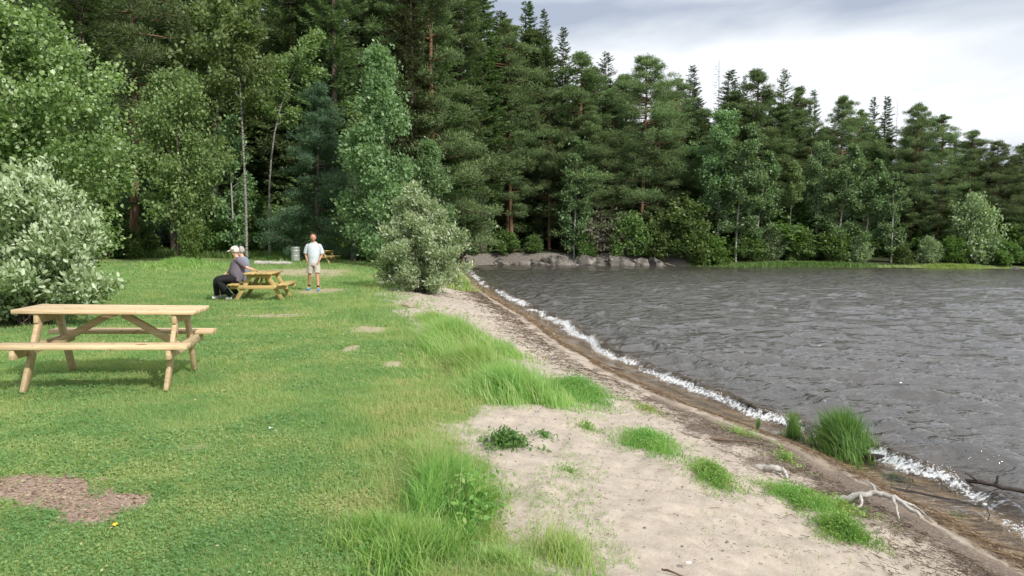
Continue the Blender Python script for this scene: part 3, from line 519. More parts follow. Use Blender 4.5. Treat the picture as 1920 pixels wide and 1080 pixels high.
# lawn side of the wood
T = [
 ('spruceA', 40, 40, -260, 'tall dark spruce behind the round-leaved tree at the far left edge', 1.0),
 ('spruceB', 165, 46, -300, 'tall dark spruce rising directly above the round-leaved tree', 1.1),
 ('pineB', 250, 50, -220, 'tall pine between the round-leaved tree and the alder', 1.0),
 ('alder', 335, 43, 128, 'broad green alder standing alone at the lawn edge with a grassy mound at its foot', .84),
 ('spruceC', 330, 54, -210, 'narrow spruce rising right behind the broad alder', 1.2),
 ('pineY', 300, 57, 20, 'shorter bluish pine peeping out above the alder crown', .9),
 ('birchB', 405, 52, -40, 'leafy birch touching the right side of the alder crown', 1.0),
 ('birchA', 462, 45.5, -60, 'tall birch with long bare pale trunk left of the bent birch', .9),
 ('aspenC', 440, 50, 215, 'small light green birch sapling below the tall bare-trunk birch', .9),
 ('bent', 505, 50, 45, 'slim birch with crown bent over to the right above the bluish young pine', 1.0),
 ('pineY', 592, 47, 150, 'bluish young pine behind the walking man, branches down to the ground', .95),
 ('stub', 661, 49, 190, 'dying birch with bare white trunk and few leaves at its top', 1.0),
 ('poplar', 722, 43, 86, 'tall cone-shaped birch with windblown leaves behind the silvery bush', .93),
 ('poplar', 812, 47, 262, 'lower rounded birch on the right flank of the cone-shaped birch', 1.15),
 ('spruceB', 545, 60, -190, 'dark spruce behind the bent birch', 1.1),
 ('spruceA', 625, 58, -240, 'dark spruce behind the dying white birch', 1.0),
 ('spruceC', 600, 66, -160, 'narrow spruce above the bluish young pine', 1.2),
 ('spruceA', 690, 64, -200, 'tall spruce above the left slope of the cone-shaped birch', .9),
 ('yellow', 770, 60, -120, 'yellowish spruce just right of the cone-shaped birch top', 1.0),
 ('spruceB', 745, 66, -160, 'dark spruce just left of the yellowish spruce', 1.1),
 ('pineD', 818, 63, -90, 'slender pine just right of the yellowish spruce', 1.1),
 ('spruceA', 868, 69, -90, 'tall spruce at the inner corner of the bay above the lower rounded birch', .9),
 ('spruceC', 905, 76, -45, 'narrow spruce left of the gap where the sky begins', 1.3),
 ('pineA', 950, 80, 28, 'broad pine whose top marks the left border of the sky', 1.0),
 ('spruceC', 984, 84, -2, 'thin spruce with the highest pointed tip beside the sky', 1.35),
 ('spruceB', 1016, 82, 14, 'dense spruce with second highest tip beside the sky', .9),
 ('spruceA', 1052, 83, 48, 'spruce with drooping top right of the two highest tips', .9),
 ('pineD', 1085, 80, 92, 'pine with bluish top at the foot of the steep skyline', 1.4),
 ('pineB', 960, 78.5, 150, 'pine with bare reddish trunk leaning over the rocks at the inner bay', 1.15),
 ('pineA', 890, 77, 170, 'dark low-branched pine at the innermost end of the bay', .9),
 ('pineB', 1110, 79, 190, 'pine with tall reddish trunk behind the small leaning aspen', 1.2),
 ('pineA', 1030, 80, 165, 'pine with layered branches above the pale rock ledge', .9),
 ('spruceA', 1132, 86, 96, 'narrow pointed spruce left of the broad dark pine', 1.1),
 ('pineC', 1200, 80, 97, 'broad dark pine with wide flat crown above the right end of the rocks', 1.05),
 ('yellow', 1150, 78.5, 300, 'yellow-green young conifer above the dry shrub', 1.2),
 ('pineB', 1262, 84, 138, 'pine immediately right of the broad dark pine', 1.0),
 ('spruceB', 1292, 88, 120, 'spruce with blunt top left of the leafless dead spruce', 1.1),
 ('snag', 1337, 90, 112, 'leafless dead spruce whose thin top sticks up against the clouds', .9),
 ('spruceB', 1362, 86, 128, 'spruce immediately right of the leafless dead spruce', 1.5),
 ('spruceA', 1388, 92, 140, 'narrow dark spruce right above the tallest aspens', .6),
 ('pineD', 1408, 84, 124, 'tall slender pine right of the thin dark spire', 1.3),
 ('spruceA', 1462, 84, 128, 'dark spruce with the tallest tip in the middle of the far shore', .95),
 ('pineB', 1486, 86, 156, 'pine tucked against the right side of the tallest mid-shore spruce', .9),
 ('spruceB', 1517, 86, 166, 'spruce standing left of the dip in the skyline', 1.0),
 ('pineC', 1576, 84, 174, 'dark rounded pine right of the dip in the skyline', .85),
 ('pineA', 1608, 88, 200, 'pine behind the right shoulder of the dark rounded pine', .85),
 ('spruceC', 1628, 90, 180, 'first of two thin spruce spires on the right', .9),
 ('spruceC', 1653, 91, 178, 'second of two thin spruce spires on the right, beside the bare pole', 1.2),
 ('snag', 1673, 88, 188, 'bare dead pole right of the two thin spires', .5),
 ('pineC', 1708, 83, 190, 'broad pine right of the bare dead pole', .85),
 ('pineA', 1757, 83, 210, 'broad pine with flat top sloping to the right', 1.1),
 ('pineB', 1812, 83, 240, 'pine where the skyline steps down near the right edge', 1.2),
 ('pineC', 1858, 82, 260, 'dark rounded pine second from the right edge', .95),
 ('pineA', 1912, 82, 264, 'dark rounded pine cut by the right edge of the view', 1.3),
 ('pineC', 1985, 82, 285, 'dark pine beyond the right edge', 1.0),
 # in front
 ('aspenC', 1076, 76.9, 254, 'small windblown aspen leaning over the pale rocks', .95),
 ('aspenA', 1345, 77.5, 200, 'tallest aspen with slim white trunk on the far shore', .95),
 ('aspenB', 1380, 76.5, 236, 'aspen with pale trunk just right of the tallest aspen', 1.05),
 ('aspenB', 1418, 78, 285, 'shorter aspen closing the right side of the tallest aspen group', 1.1),
 ('aspenA', 1530, 79, 262, 'aspen with crown leaning left in the middle aspen group', .8),
 ('aspenB', 1572, 77.5, 272, 'aspen with dark trunk in the middle aspen group', 1.1),
 ('aspenB', 1622, 77, 300, 'aspen left of the lowest aspen of the right group', 1.1),
 ('aspenC', 1672, 76.5, 322, 'lowest aspen with crown reaching down to the shrubs', 1.25),
 ('birchA', 1480, 78, 300, 'slim birch with leaning trunk between two aspen groups', .8),
 ('shrubG', 1832, 77.5, 356, 'tall grey-green willow near the right end of the far shore', .75),
]
for key, px, d, top, lab, wf in T: plant(key, px, d, top, lab, wf)
S = [
 ('shrubA', 215, 47, 415, 'dark shrub at the lawn edge behind the silvery willow at left', 1.2), ('shrubB', 262, 51, 408, 'dark shrub just left of the alder trunk', 1.2),
 ('shrubL', 356, 42.3, 415, 'pale leafy shoots growing at the foot of the alder', .6), ('shrubA', 412, 52, 405, 'dark shrub behind the seated man\'s cap', 1.3),
 ('shrubB', 455, 53, 345, 'green shrub between alder and walking man', 1.1), ('shrubA', 512, 54, 400, 'dark low shrub above the fallen log', 1.3),
 ('shrubA', 560, 54, 420, 'dark shrub right behind the metal bin', 1.2), ('shrubB', 640, 52, 400, 'dark shrub beside the dying white birch', 1.1), ('shrubA', 700, 50, 420, 'dark shrub left of the silvery bush', 1.2),
 ('shrubG', 885, 75.8, 320, 'grey-green shrub at the innermost bay behind the silvery bush', .6), ('shrubA', 945, 77, 432, 'low dark shrub over the left end of the rocks', 1.3),
 ('shrubB', 1000, 76.9, 438, 'low green shrub on the middle of the rock ledge', 1.3), ('shrubD', 1130, 77.5, 390, 'grey leafless shrub above the pale rocks', 1.3),
 ('shrubB', 1100, 77, 420, 'green shrub at the foot of the small leaning aspen', 1.0), ('shrubA', 1185, 77.3, 400, 'olive shrub hanging over the pale rocks', 1.0), ('shrubB', 1232, 77, 395, 'olive shrub above the dark rock end', 1.0),
 ('shrubB', 1282, 76.4, 368, 'large rounded shrub at the water right of the rocks', 1.25), ('shrubL', 1335, 75.6, 438, 'bright green bush at the waterline', 1.25),
 ('shrubA', 1300, 75.4, 430, 'rounded shrub touching the water beside the bright bush', 1.1),
 ('shrubA', 1400, 77.6, 440, 'low shrub under the tallest aspen group', 1.3), ('shrubG', 1450, 77.8, 415, 'grey-green shrub right of the tallest aspen group', .8), ('shrubB', 1505, 77.5, 425, 'shrub below the slim leaning birch', 1.2),
 ('shrubA', 1560, 77.3, 430, 'dark shrub below the middle aspen group', 1.2), ('shrubG', 1615, 76.5, 440, 'grey-green shrub left of the lowest aspen', .9), ('shrubB', 1690, 76.4, 450, 'shrub below the lowest aspen', 1.2),
 ('shrubG', 1745, 76.8, 440, 'grey shrub left of the tall grey-green willow', .9), ('shrubL', 1790, 77, 440, 'yellow-green bush left of the tall willow', 1.1), ('shrubA', 1885, 76.3, 450, 'dark rounded shrub standing in the water near the right edge', 1.1), ('shrubB', 1930, 76.3, 440, 'shrub at the right edge of the view', 1.3),
]
for key, px, d, top, lab, wf in S: plant(key, px, d, top, lab, wf)
SKX = [-300, 900, 940, 1000, 1050, 1090, 1140, 1200, 1260, 1300, 1350, 1460, 1500, 1540, 1580, 1640, 1700, 1760, 1800, 1850, 1920, 2100]
SKY = [-120, -40, 35, 50, 90, 118, 135, 128, 152, 160, 172, 162, 190, 222, 205, 230, 222, 228, 252, 275, 280, 290]
for row, (dl, dr, n) in enumerate([(64, 82.5, 30), (62, 84, 30), (68, 90, 34), (76, 98, 34), (92, 110, 26)]):
    for i in range(n):
        px = -160+2250*(i+tr_.random())/n; d = dl+(dr-dl)*float(sm(780, 930, px))+tr_.uniform(-2, 2)
        if row == 0 and px < 880: continue
        if px > 870 and shore(np.array([wx(px, d)]), np.array([d]))[0] < 4: d += 6
        key = tr_.choice(['pineA', 'pineD', 'spruceA', 'spruceB', 'pineD', 'spruceA'] if row else ['pineA', 'pineC', 'pineB', 'spruceA'])
        zone = 'behind the picnic lawn' if px < 880 else ('behind the rocks of the bay' if px < 1280 else 'behind the far aspens')
        top = float(np.interp(px, SKX, SKY))-12+(tr_.uniform(0, 45)+(row-1)*4 if row else tr_.uniform(40, 110))
        plant(key, px, d, top, 'dark '+('pine' if 'pine' in key else 'spruce')+' packed deep in the wood '+zone, 1.35, 'conifers packed deep in the wood '+zone)
for i in range(44):
    px = -60+2050*(i+tr_.random())/44; d = (58 if px < 850 else 82)+tr_.uniform(0, 5)
    zone = 'behind the picnic lawn' if px < 880 else 'behind the far shore'
    plant(tr_.choice(['shrubA', 'shrubB']), px, d, 405+tr_.uniform(-25, 20), 'dark bush of the undergrowth '+zone, 1.7, 'undergrowth bushes '+zone)
# near broadleaved plants
def near(name, label, cat, px, d, top, WC, H, wm, lm, pn, wf=1):
    X = wx(px, d); z0 = hz(X, d)-.03; s_ = (topz(top, px, d)-z0)/H; o_ = thing(name, label, cat, (X, d, z0)); WC[0].build(pn[0], M[wm], o_); WC[1].build(pn[1], M[lm], o_); o_.scale = (s_*wf, s_*wf, s_)
near('broadleaf_tree', 'large round-leaved tree with bright sunlit crown filling the upper left corner', 'tree', 30, 17.5, 5, broad(51, 7.4, .06, 2.75, lambda u: .62+.42*math.sin(math.pi*min(1, u*.95+.05)) if u < .8 else oval(u)*1.0, 90, 110000, .092, .16, wind=(-.3, 0, 0), rnd=True, tbias=.06, asp=.85, spread=.07, twig=.28), 7.4, 'bark', 'round', ('trunk', 'crown'))
near('willow_bush', 'silvery white-leaved willow bush behind the nearest picnic table', 'bush', 52, 13.6, 308, broad(52, 3.0, .02, 1.72, dome, 80, 46000, .105, .05, stems=6, wind=(-.25, 0, .5), asp=.5, spread=.06, twig=.26, tbias=.20, rnd=True), 3.0, 'bark', 'willow', ('stems', 'foliage'))
near('willow_bush', 'rounded silvery-green willow bush standing alone between lawn and beach', 'bush', 792, 24.6, 335, broad(53, 3.5, .02, 1.75, lambda u: max(.1, (1-u**1.6)**.75*(.75+.6*u*(1-u))), 90, 56000, .10, .05, stems=6, wind=(-.6, 0, .45), lean=(-.10, 0), asp=.42, spread=.05, twig=.26, tbias=.2), 3.5, 'bark', 'willowdim', ('stems', 'foliage'))
print('trees ok')
# ------------------------------------------------------------------ lawn blades
n = 760000; r_ = 2.6*(48/2.6)**rng.random(n); a = rng.uniform(-.80, .55, n); X = r_*np.sin(a); Y = r_*np.cos(a)
s, gm, bare, mul = masks(X, Y); pn = fbm(X*1.7, Y*1.7, 101); pf = fbm(X*6, Y*6, 105)
k = (rng.random(n) < np.clip(gm*1.15-.08, 0, 1)**1.4*(1-.93*np.clip(bare*1.5-.1, 0, 1))*(1-.97*np.clip(mul*1.7-.15, 0, 1))) & (s > .8) & (gm > .12) & (Y > 2); X, Y, pn, pf, gmk, rr = X[k], Y[k], pn[k], pf[k], gm[k], r_[k]; bk = bare[k]; n = len(X)
Z = hgt(X, Y)-.003; P = np.stack([X, Y, Z], 1)
edge = np.exp(-((X-np.interp(Y, EY, EX)+.45)/.5)**2); dist = rr/4
dry = np.clip(.56+1.3*(pn-.5)-.14*edge-.5*bk+.45*(pf-.5)+.12*(X < -1.2), 0, 1)
tint = np.clip(dry+rng.normal(0, .17, n), 0, 1); clover = (rng.random(n) < .42*sm(.40, .58, fbm(X*.9+4, Y*.9, 110)))
mb = MB(); q = ~clover
blades(mb, P[q], (.032*(1+.9*edge[q])*(.7+.3*dist[q]))*rng.uniform(.5, 1.4, q.sum()), .0024*dist[q]**.9+.0010, rng.normal(0, .5, (q.sum(), 3))*np.array([1, 1, 0])+np.array([-.12, 0, 0]), tint[q])
q = clover; m_ = q.sum(); Pc = P[q]+np.stack([0*X[q], 0*X[q], rng.uniform(.008, .03, m_)], 1)
leaves(mb, Pc, rng.normal(0, 1, (m_, 3))*np.array([1, 1, .3]), rng.normal(0, .35, (m_, 3))+np.array([0, 0, 1]), .013*dist[q]**.8+.004, .95, np.clip(tint[q]+.2, 0, 1))
tag(mb.build('lawn_grass', M['lawn']), 'short sunlit lawn grass and clover', 'grass', None, 'stuff')
def clump(name, label, cat, px, py, rx, ry, n, h, w, mat, lean=(-.35, .1), jit=.35, tb=0.0, group=None, kind=None, fall=True, z=None, seed=0, leafy=0, leafs=.03):
    """blades and leaves growing inside an ellipse of ground; rx, ry in metres"""
    r = np.random.default_rng(1000+seed+int(px)); cx, cy = onground(px, py); u = np.clip(np.abs(r.normal(0, .62, n)), 0, 1.7); a = r.uniform(0, 6.283, n); wobb = 1+.25*np.sin(3*a+px)+.15*np.sin(7*a+py)
    x = cx+rx*u*wobb*np.cos(a); y = cy+ry*u*wobb*np.sin(a); z0 = hgt(x, y); z0 = np.where(z0 < WZ, WZ-.05, z0); f = np.clip(1-.4*u**2, .25, 1) if fall else 1
    ln = np.stack([r.normal(lean[0], jit, n), r.normal(lean[1], jit, n), 0*x], 1); cn = vn(x*6, y*6, 7)-.5; ln[:, 0] += cn*.5
    mb = MB(); t_ = np.clip(r.normal(.5+tb, .30, n)+cn*.6, 0, 1); k = int(n*(1-leafy)); hh = h*f*r.uniform(.45, 1.15, n)*(1+.4*cn)
    blades(mb, np.stack([x-cx, y-cy, z0-hz(cx, cy)-.01], 1)[:k], hh[:k], w*(1.5 if mat in ('tall', 'reed') else 1.15)*r.uniform(.5, 1.5, k)[:, None], ln[:k], t_[:k], r=r)
    if leafy:
        m_ = n-k; P = np.stack([x-cx, y-cy, z0-hz(cx, cy)+hh*r.random(n)], 1)[k:]; P += ln[k:]*(hh[k:, None]*.3)
        leaves(mb, P, r.normal(0, 1, (m_, 3))+np.array([0, 0, .3]), r.normal(0, .6, (m_, 3))+np.array([0, -.2, 1]), leafs*r.uniform(.5, 1.3, m_), .5, t_[k:])
    o_ = mb.build(name, M[mat]); o_.location = (cx, cy, hz(cx, cy)); return tag(o_, label, cat, group, kind)
clump('tall_grass', 'long yellow-green grass leaning in the wind beside the lawn, upper part of the big patch', 'grass', 862, 655, .62, 1.6, 8500, .52, .006, 'tall', (-.55, .1), .35, -.05)
clump('tall_grass', 'long yellow-green grass at the near end of the big patch by the weeds', 'grass', 970, 748, .50, .62, 6500, .44, .0045, 'tall', (-.45, .1), .35, -.02)
clump('tall_grass', 'long yellow-green grass in the middle of the big patch', 'grass', 905, 700, .48, .75, 5200, .42, .005, 'tall', (-.5, .1), .35, 0)
clump('tall_grass', 'thin tall grass at the far end of the big patch', 'grass', 815, 605, .45, 1.3, 2000, .25, .006, 'tall', (-.5, 0), .35, .1)
clump('tall_grass', 'tall grass on the upper right rim of the big patch beside the sand', 'grass', 950, 668, .35, .8, 1500, .26, .005, 'tall', (-.4, 0), .3, .15)
clump('weed_patch', 'dense bright green weed cushion on the sand right of the long grass', 'weeds', 1080, 742, .44, .64, 11000, .22, .0045, 'weed', (-.15, 0), .45, .2, leafy=.6, leafs=.022)
clump('weed_patch', 'small dark green leafy weed on the sand near the turf edge', 'weeds', 950, 838, .16, .20, 1300, .13, .008, 'darkweed', (0, 0), .6, .2, leafy=.8, leafs=.04)
clump('weed_patch', 'low dark weed just right of the dark green leafy one', 'weeds', 1020, 820, .15, .14, 350, .05, .004, 'darkweed', (0, 0), .6, leafy=.8, leafs=.026)
clump('weed_patch', 'thin yellowish weed below the dense green cushion', 'weeds', 1100, 805, .14, .14, 260, .09, .004, 'weed', (0, 0), .4, -.2, leafy=.5)
clump('weed_patch', 'tiny creeping weed on the open sand left of the round green patch', 'weeds', 1070, 885, .16, .10, 260, .035, .004, 'weed', (0, 0), .6, .1, leafy=.8, leafs=.02)
clump('weed_patch', 'round green patch of weeds in the middle of the beach', 'weeds', 1218, 836, .31, .46, 7000, .135, .004, 'weed', (-.1, 0), .45, .05, leafy=.6, leafs=.018)
clump('weed_patch', 'sparse yellowish weeds close to the dark drift line', 'weeds', 1215, 770, .22, .4, 700, .07, .004, 'weed', (0, 0), .5, -.35, leafy=.5)
clump('weed_patch', 'narrow green weed strip running down from the round patch', 'weeds', 1335, 903, .17, .38, 5000, .12, .0035, 'weed', (-.1, 0), .5, .1, leafy=.7, leafs=.018)
clump('weed_patch', 'large green weed strip in front of the bleached branch', 'weeds', 1515, 945, .31, .30, 9500, .125, .0035, 'weed', (-.1, 0), .5, .1, leafy=.6, leafs=.018)
clump('weed_patch', 'bright green lower end of the large weed strip', 'weeds', 1580, 1005, .18, .18, 4600, .135, .0035, 'weed', (-.1, 0), .5, .25, leafy=.6, leafs=.018)
clump('weed_patch', 'greyish weeds around the bleached branch', 'weeds', 1580, 955, .2, .3, 900, .08, .0035, 'weed', (0, 0), .5, -.2, leafy=.5)
clump('weed_patch', 'yellow-green weeds beside the short pale log', 'weeds', 1475, 862, .14, .4, 500, .07, .004, 'weed', (0, 0), .5, -.3, leafy=.5)
clump('weed_patch', 'thin weeds on the drift line left of the small reed tuft', 'weeds', 1390, 815, .2, .5, 600, .08, .004, 'weed', (0, 0), .5, -.3, leafy=.5)
clump('reed_clump', 'big dense tuft of green reeds standing in the shallow water', 'reeds', 1585, 845, .24, .34, 3800, .46, .006, 'reed', (-.28, .1), .22, 0)
clump('reed_clump', 'small upright reed tuft left of the big one at the water edge', 'reeds', 1488, 815, .09, .14, 500, .34, .005, 'reed', (-.05, 0), .14, -.1)
clump('reed_clump', 'tiny yellowish reed tuft alone in the shallow puddle', 'reeds', 1680, 890, .12, .10, 300, .09, .006, 'reed', (-.5, 0), .4, -.3)
clump('reed_clump', 'single thin reed sprig on the wet sand left of the small reed tuft', 'reeds', 1420, 800, .03, .05, 40, .2, .005, 'reed', (0, 0), .12, 0)
clump('reed_clump', 'small green sprigs growing from the drift line near the right edge', 'reeds', 1790, 960, .12, .14, 160, .08, .004, 'weed', (0, 0), .4, -.2)
clump('edge_grass', 'rank tall grass along the near turf edge facing the sand', 'grass', 830, 925, .23, .75, 5200, .26, .004, 'tall', (-.05, -.05), .38, .25)
clump('edge_grass', 'leafy herbs and rank grass overhanging the sand at the near turf edge', 'grass', 880, 960, .15, .5, 2600, .22, .006, 'weed', (.2, -.1), .5, .05, leafy=.45, leafs=.045)
clump('edge_grass', 'rank bright grass at the bottom centre of the view', 'grass', 760, 1040, .33, .36, 5200, .19, .004, 'tall', (-.05, -.05), .4, .22)
clump('edge_grass', 'pale dry grass along the upper near turf edge', 'grass', 790, 850, .2, .55, 2600, .12, .0035, 'tall', (-.1, 0), .5, -.25)
clump('edge_grass', 'broad-leaved herb low down left of the bottom centre grass', 'grass', 700, 1045, .08, .09, 260, .10, .006, 'weed', (0, -.2), .6, .2, leafy=.75, leafs=.045)
clump('edge_grass', 'thin upright grass tuft on the sand at the bottom centre right', 'grass', 1060, 1045, .20, .25, 1000, .17, .003, 'tall', (0, 0), .35, 0)
clump('edge_grass', 'thin sparse grass tuft right at the bottom edge on the sand', 'grass', 940, 1062, .2, .12, 1500, .12, .003, 'tall', (0, 0), .45, 0)
clump('edge_grass', 'dry straw stalks rising from the rank grass at the near turf edge', 'grass', 815, 900, .30, .9, 420, .40, .0025, 'tall', (.1, -.1), .35, -.6)
clump('edge_grass', 'dark green leafy undergrowth inside the rank grass at the near turf edge', 'grass', 850, 935, .16, .5, 1500, .14, .006, 'darkweed', (0, -.2), .5, .1, leafy=.6, leafs=.04)
clump('edge_grass', 'dry straw stalks on the sand at the bottom centre right', 'grass', 1040, 1040, .22, .25, 160, .26, .0022, 'tall', (-.1, 0), .35, -.6)
clump('mound_grass', 'rough unmown grass mound around the alder trunk', 'grass', 345, 503, 1.7, 1.8, 5000, .55, .03, 'tall', (-.3, 0), .5, .1)
clump('mound_grass', 'rough grass growing over the fallen log', 'grass', 515, 486, 1.3, .8, 1500, .3, .03, 'tall', (-.3, 0), .5, .1)
clump('mound_grass', 'thin weeds under the lone willow bush on the beach', 'grass', 745, 538, 1.2, 1.5, 2500, .16, .015, 'weed', (-.2, 0), .5, .1)
clump('mound_grass', 'yellow-green stalks on the lake side of the lone willow bush', 'grass', 862, 543, .5, 1.2, 1200, .8, .015, 'tall', (-.1, 0), .2, -.1)
clump('shore_grass', 'strip of green grass on the low bank right of the bright bush', 'grass', 1490, 500, 8.5, 1.6, 9000, .55, .045, 'shrub', (-.2, 0), .4, -.15)
clump('shore_grass', 'yellow flowering grass strip at the foot of the tall far willow', 'grass', 1780, 501, 4.0, 1.2, 2200, .4, .045, 'weed', (-.2, 0), .4, -.35)
# rough grass where lawn meets wood
n = 26000; X = rng.uniform(-38, -6, n); Y = rng.uniform(50, 60, n)-.12*np.clip(-X-10, 0, 30); Z = hgt(X, Y)
mb = MB(); blades(mb, np.stack([X, Y, Z], 1), rng.uniform(.2, .7, n), .04, rng.normal(0, .4, (n, 3))*np.array([1, 1, 0]), np.clip(rng.normal(.7, .2, n), 0, 1))
tag(mb.build('wood_edge_grass', M['reed']), 'rough dark grass along the foot of the wood', 'grass', None, 'stuff')
# ------------------------------------------------------------------ drift line litter, pebbles
def litter(name, label, cat, n, sf, lmin, lmax, rad, stops, ymin=4, ymax=40, alpha=1.0, mat=None, along=.5):
    mb = MB(); y = ymin*(ymax/ymin)**rng.random(n); x = np.interp(y, SHN[:, 1][:17], SHN[:, 0][:17])-sf(y, n); z = hgt(x, y); dd = np.clip(y/8, 1, 4)
    t = np.array([-.28, 1.0, 0])*along+rng.normal(0, .5, (n, 3))*np.array([1, 1, .12]); t = unit(t); ln = rng.uniform(lmin, lmax, n)[:, None]*dd[:, None]; w = (rad*dd)[:, None]
    P = np.stack([x, y, z+.004+rng.uniform(0, .02, n)], 1); sd = unit(np.cross(t, [0, 0, 1.0])); up = np.array([0, 0, 1.0]); a = P-t*ln/2; b = P+t*ln/2
    V = np.stack([a-sd*w, a+sd*w, a+up*w*1.5, b-sd*w, b+sd*w, b+up*w*1.5], 1)
    f = np.array([[0, 3, 5, 2], [1, 2, 5, 4], [0, 1, 4, 3]])
    F = (f[None]+6*np.arange(n)[:, None, None]).reshape(-1, 4); mb.add(V.reshape(-1, 3), F, np.repeat(rng.random(n), 3))
    return tag(mb.build(name, mat or leafmat(name, stops, .05, .8, var=0)), label, cat, None, 'stuff')
litter('reed_litter', 'orange-brown reed stems washed up along the waterline', 'reed litter', 7000, lambda y, n: .12+rng.normal(0, .05, n)+.1*(fbm(y*1.5, y*0, 7)-.5), .03, .11, .0018, [(0, (.10, .07, .05)), (.6, (.27, .18, .10)), (1, (.46, .35, .22))], along=1.2)
litter('twig_litter', 'brown twigs and bark bits strewn over the upper drift line', 'twigs', 9000, lambda y, n: .5+np.abs(rng.normal(0, .42, n)), .012, .07, .0018, [(0, (.04, .03, .022)), (.6, (.15, .10, .07)), (1, (.36, .27, .19))])
litter('sand_bits', 'dark specks and straws scattered over the pale sand', 'debris', 2600, lambda y, n: rng.uniform(.8, 3.6, n), .006, .03, .0016, [(0, (.06, .045, .035)), (1, (.30, .22, .15))], along=0)
n = 900; y = 3.4*(14/3.4)**rng.random(n); x = np.interp(y, SHN[:, 1][:17], SHN[:, 0][:17])-rng.uniform(.3, 3.4, n); z = hgt(x, y); sz = rng.uniform(.003, .010, n)*np.clip(y/6, 1, 2)
VV = np.stack([x, y, z+sz*.3], 1)[:, None, :]+oc[None]*sz[:, None, None]*rng.uniform(.6, 1.3, (n, 6, 1))*np.array([1.2, 1, .6]); FF = (of[None]+6*np.arange(n)[:, None, None]).reshape(-1, 3)
tag(MB().add(VV.reshape(-1, 3), FF, np.repeat(rng.random(n), 8)).build('pebbles', leafmat('pebble_stone', [(0, (.12, .10, .09)), (1, (.45, .40, .35))], 0.02, .8, var=0)), 'tiny pebbles scattered on the sand', 'pebbles', None, 'stuff')
n = 14000; y = 3.3*(22/3.3)**rng.random(n); x = np.interp(y, EY, EX)+np.abs(rng.normal(0, .8, n)); k = (fbm(x*2.2, y*1.7, 131) > .585)&(shore(x, y) > .5); x, y = x[k], y[k]; n = len(x); dd = np.clip(y/7, .8, 3)
mb = MB(); P = np.stack([x, y, hgt(x, y)], 1); blades(mb, P, rng.uniform(.02, .07, n)*dd**.5, .003*dd, rng.normal(0, .55, (n, 3))*np.array([1, 1, 0]), np.clip(rng.normal(.4, .25, n), 0, 1))
leaves(mb, P+np.array([0, 0, .012]), rng.normal(0, 1, (n, 3))*np.array([1, 1, .3]), rng.normal(0, .4, (n, 3))+np.array([0, 0, 1]), .014*dd, .6, np.clip(rng.normal(.5, .25, n), 0, 1))
tag(mb.build('sand_sprigs', M['weed']), 'thin sprigs of weed scattered over the sand near the turf', 'weeds', None, 'stuff')
n = 2600; y = 3.2*(26/3.2)**rng.random(n); x = np.interp(y, EY, EX)-np.abs(rng.normal(0, 3.2, n))*np.clip(y/8, .6, 2.5); dd = np.clip(y/6, .8, 3); mb = MB()
leaves(mb, np.stack([x, y, hgt(x, y)+.022], 1), rng.normal(0, 1, (n, 3))*np.array([1, 1, .25]), rng.normal(0, .35, (n, 3))+np.array([0, 0, 1]), .02*dd*rng.uniform(.5, 1.3, n), .6, rng.random(n), True)
tag(mb.build('fallen_leaves', leafmat('dry_leaf', [(0, (.16, .11, .05)), (.5, (.34, .28, .12)), (1, (.45, .45, .25))], .1, .7, var=0)), 'small dry leaves and pale weed leaves scattered over the lawn', 'leaves', None, 'stuff')
# bark chips on the bare patch
n = 5200; c0 = onground(90, 925); X = c0[0]+rng.uniform(-1.1, 1.3, n); Y = c0[1]+rng.uniform(-.5, .5, n); _, _, _, mm = masks(X, Y); k = mm > .12+.4*rng.random(n); X, Y = X[k], Y[k]; n = len(X)
mb = MB(); leaves(mb, np.stack([X, Y, hgt(X, Y)+.004], 1), rng.normal(0, 1, (n, 3))*np.array([1, .5, .12]), rng.normal(0, .3, (n, 3))+np.array([0, 0, 1]), rng.uniform(.008, .035, n), .35, rng.random(n))
tag(mb.build('bark_chips', leafmat('bark_chip', [(0, (.12, .07, .045)), (.5, (.30, .20, .14)), (1, (.50, .40, .32))], .03, .85, var=0)), 'brown bark chips on the bare patch in the lower left lawn', 'bark chips', None, 'stuff')
# ------------------------------------------------------------------ rocks on the far shore
rock_m = noisemat('grey_rock', [(.36, (.03, .026, .022)), (.47, (.11, .10, .09)), (.6, (.21, .195, .175)), (.75, (.36, .34, .31))], 2.2, (1.6, 1, .8), .85, 1.0)
def rock(px, d, wpx, hpx, label, seed, zb=-.75, tilt=0, yd=1.0):
    r = np.random.default_rng(seed); bm = bmesh.new(); bmesh.ops.create_icosphere(bm, subdivisions=4, radius=1); X = wx(px, d); k = d/FPX
    for v in bm.verts:
        c = np.array(v.co); a = fbm(np.array([c[0]*1.6+seed]), np.array([c[1]*1.6+c[2]*1.3]), seed, 4)[0]; rg = abs(fbm(np.array([c[0]*5+c[2]*3+seed]), np.array([c[1]*2]), seed+3, 3)[0]-.5)
        f = .72+.75*(a-.3)-.55*rg; v.co = Vector((c[0]*f, c[1]*f, (math.copysign(abs(c[2])**.75, c[2]))*f))
        # angular slabs
        for q in range(9):
            n_ = np.random.default_rng(seed*9+q).normal(0, 1, 3); n_ /= np.linalg.norm(n_); dd = v.co.dot(Vector(n_))-.48
            if dd > 0: v.co -= Vector(n_)*dd*.95
    me = bpy.data.meshes.new('shore_rock'); bm.to_mesh(me); bm.free(); me.materials.append(rock_m)
    o_ = bpy.data.objects.new('shore_rock', me); scn.collection.objects.link(o_); o_.location = (X, d, zb); o_.scale = (wpx*k/2*1.9, yd*wpx*k/3+.4, hpx*k*.95); o_.rotation_euler = (R(-12), R(tilt), R(seed*37 % 50-25))
    return tag(o_, label, 'rock', 'rocks along the far shore')
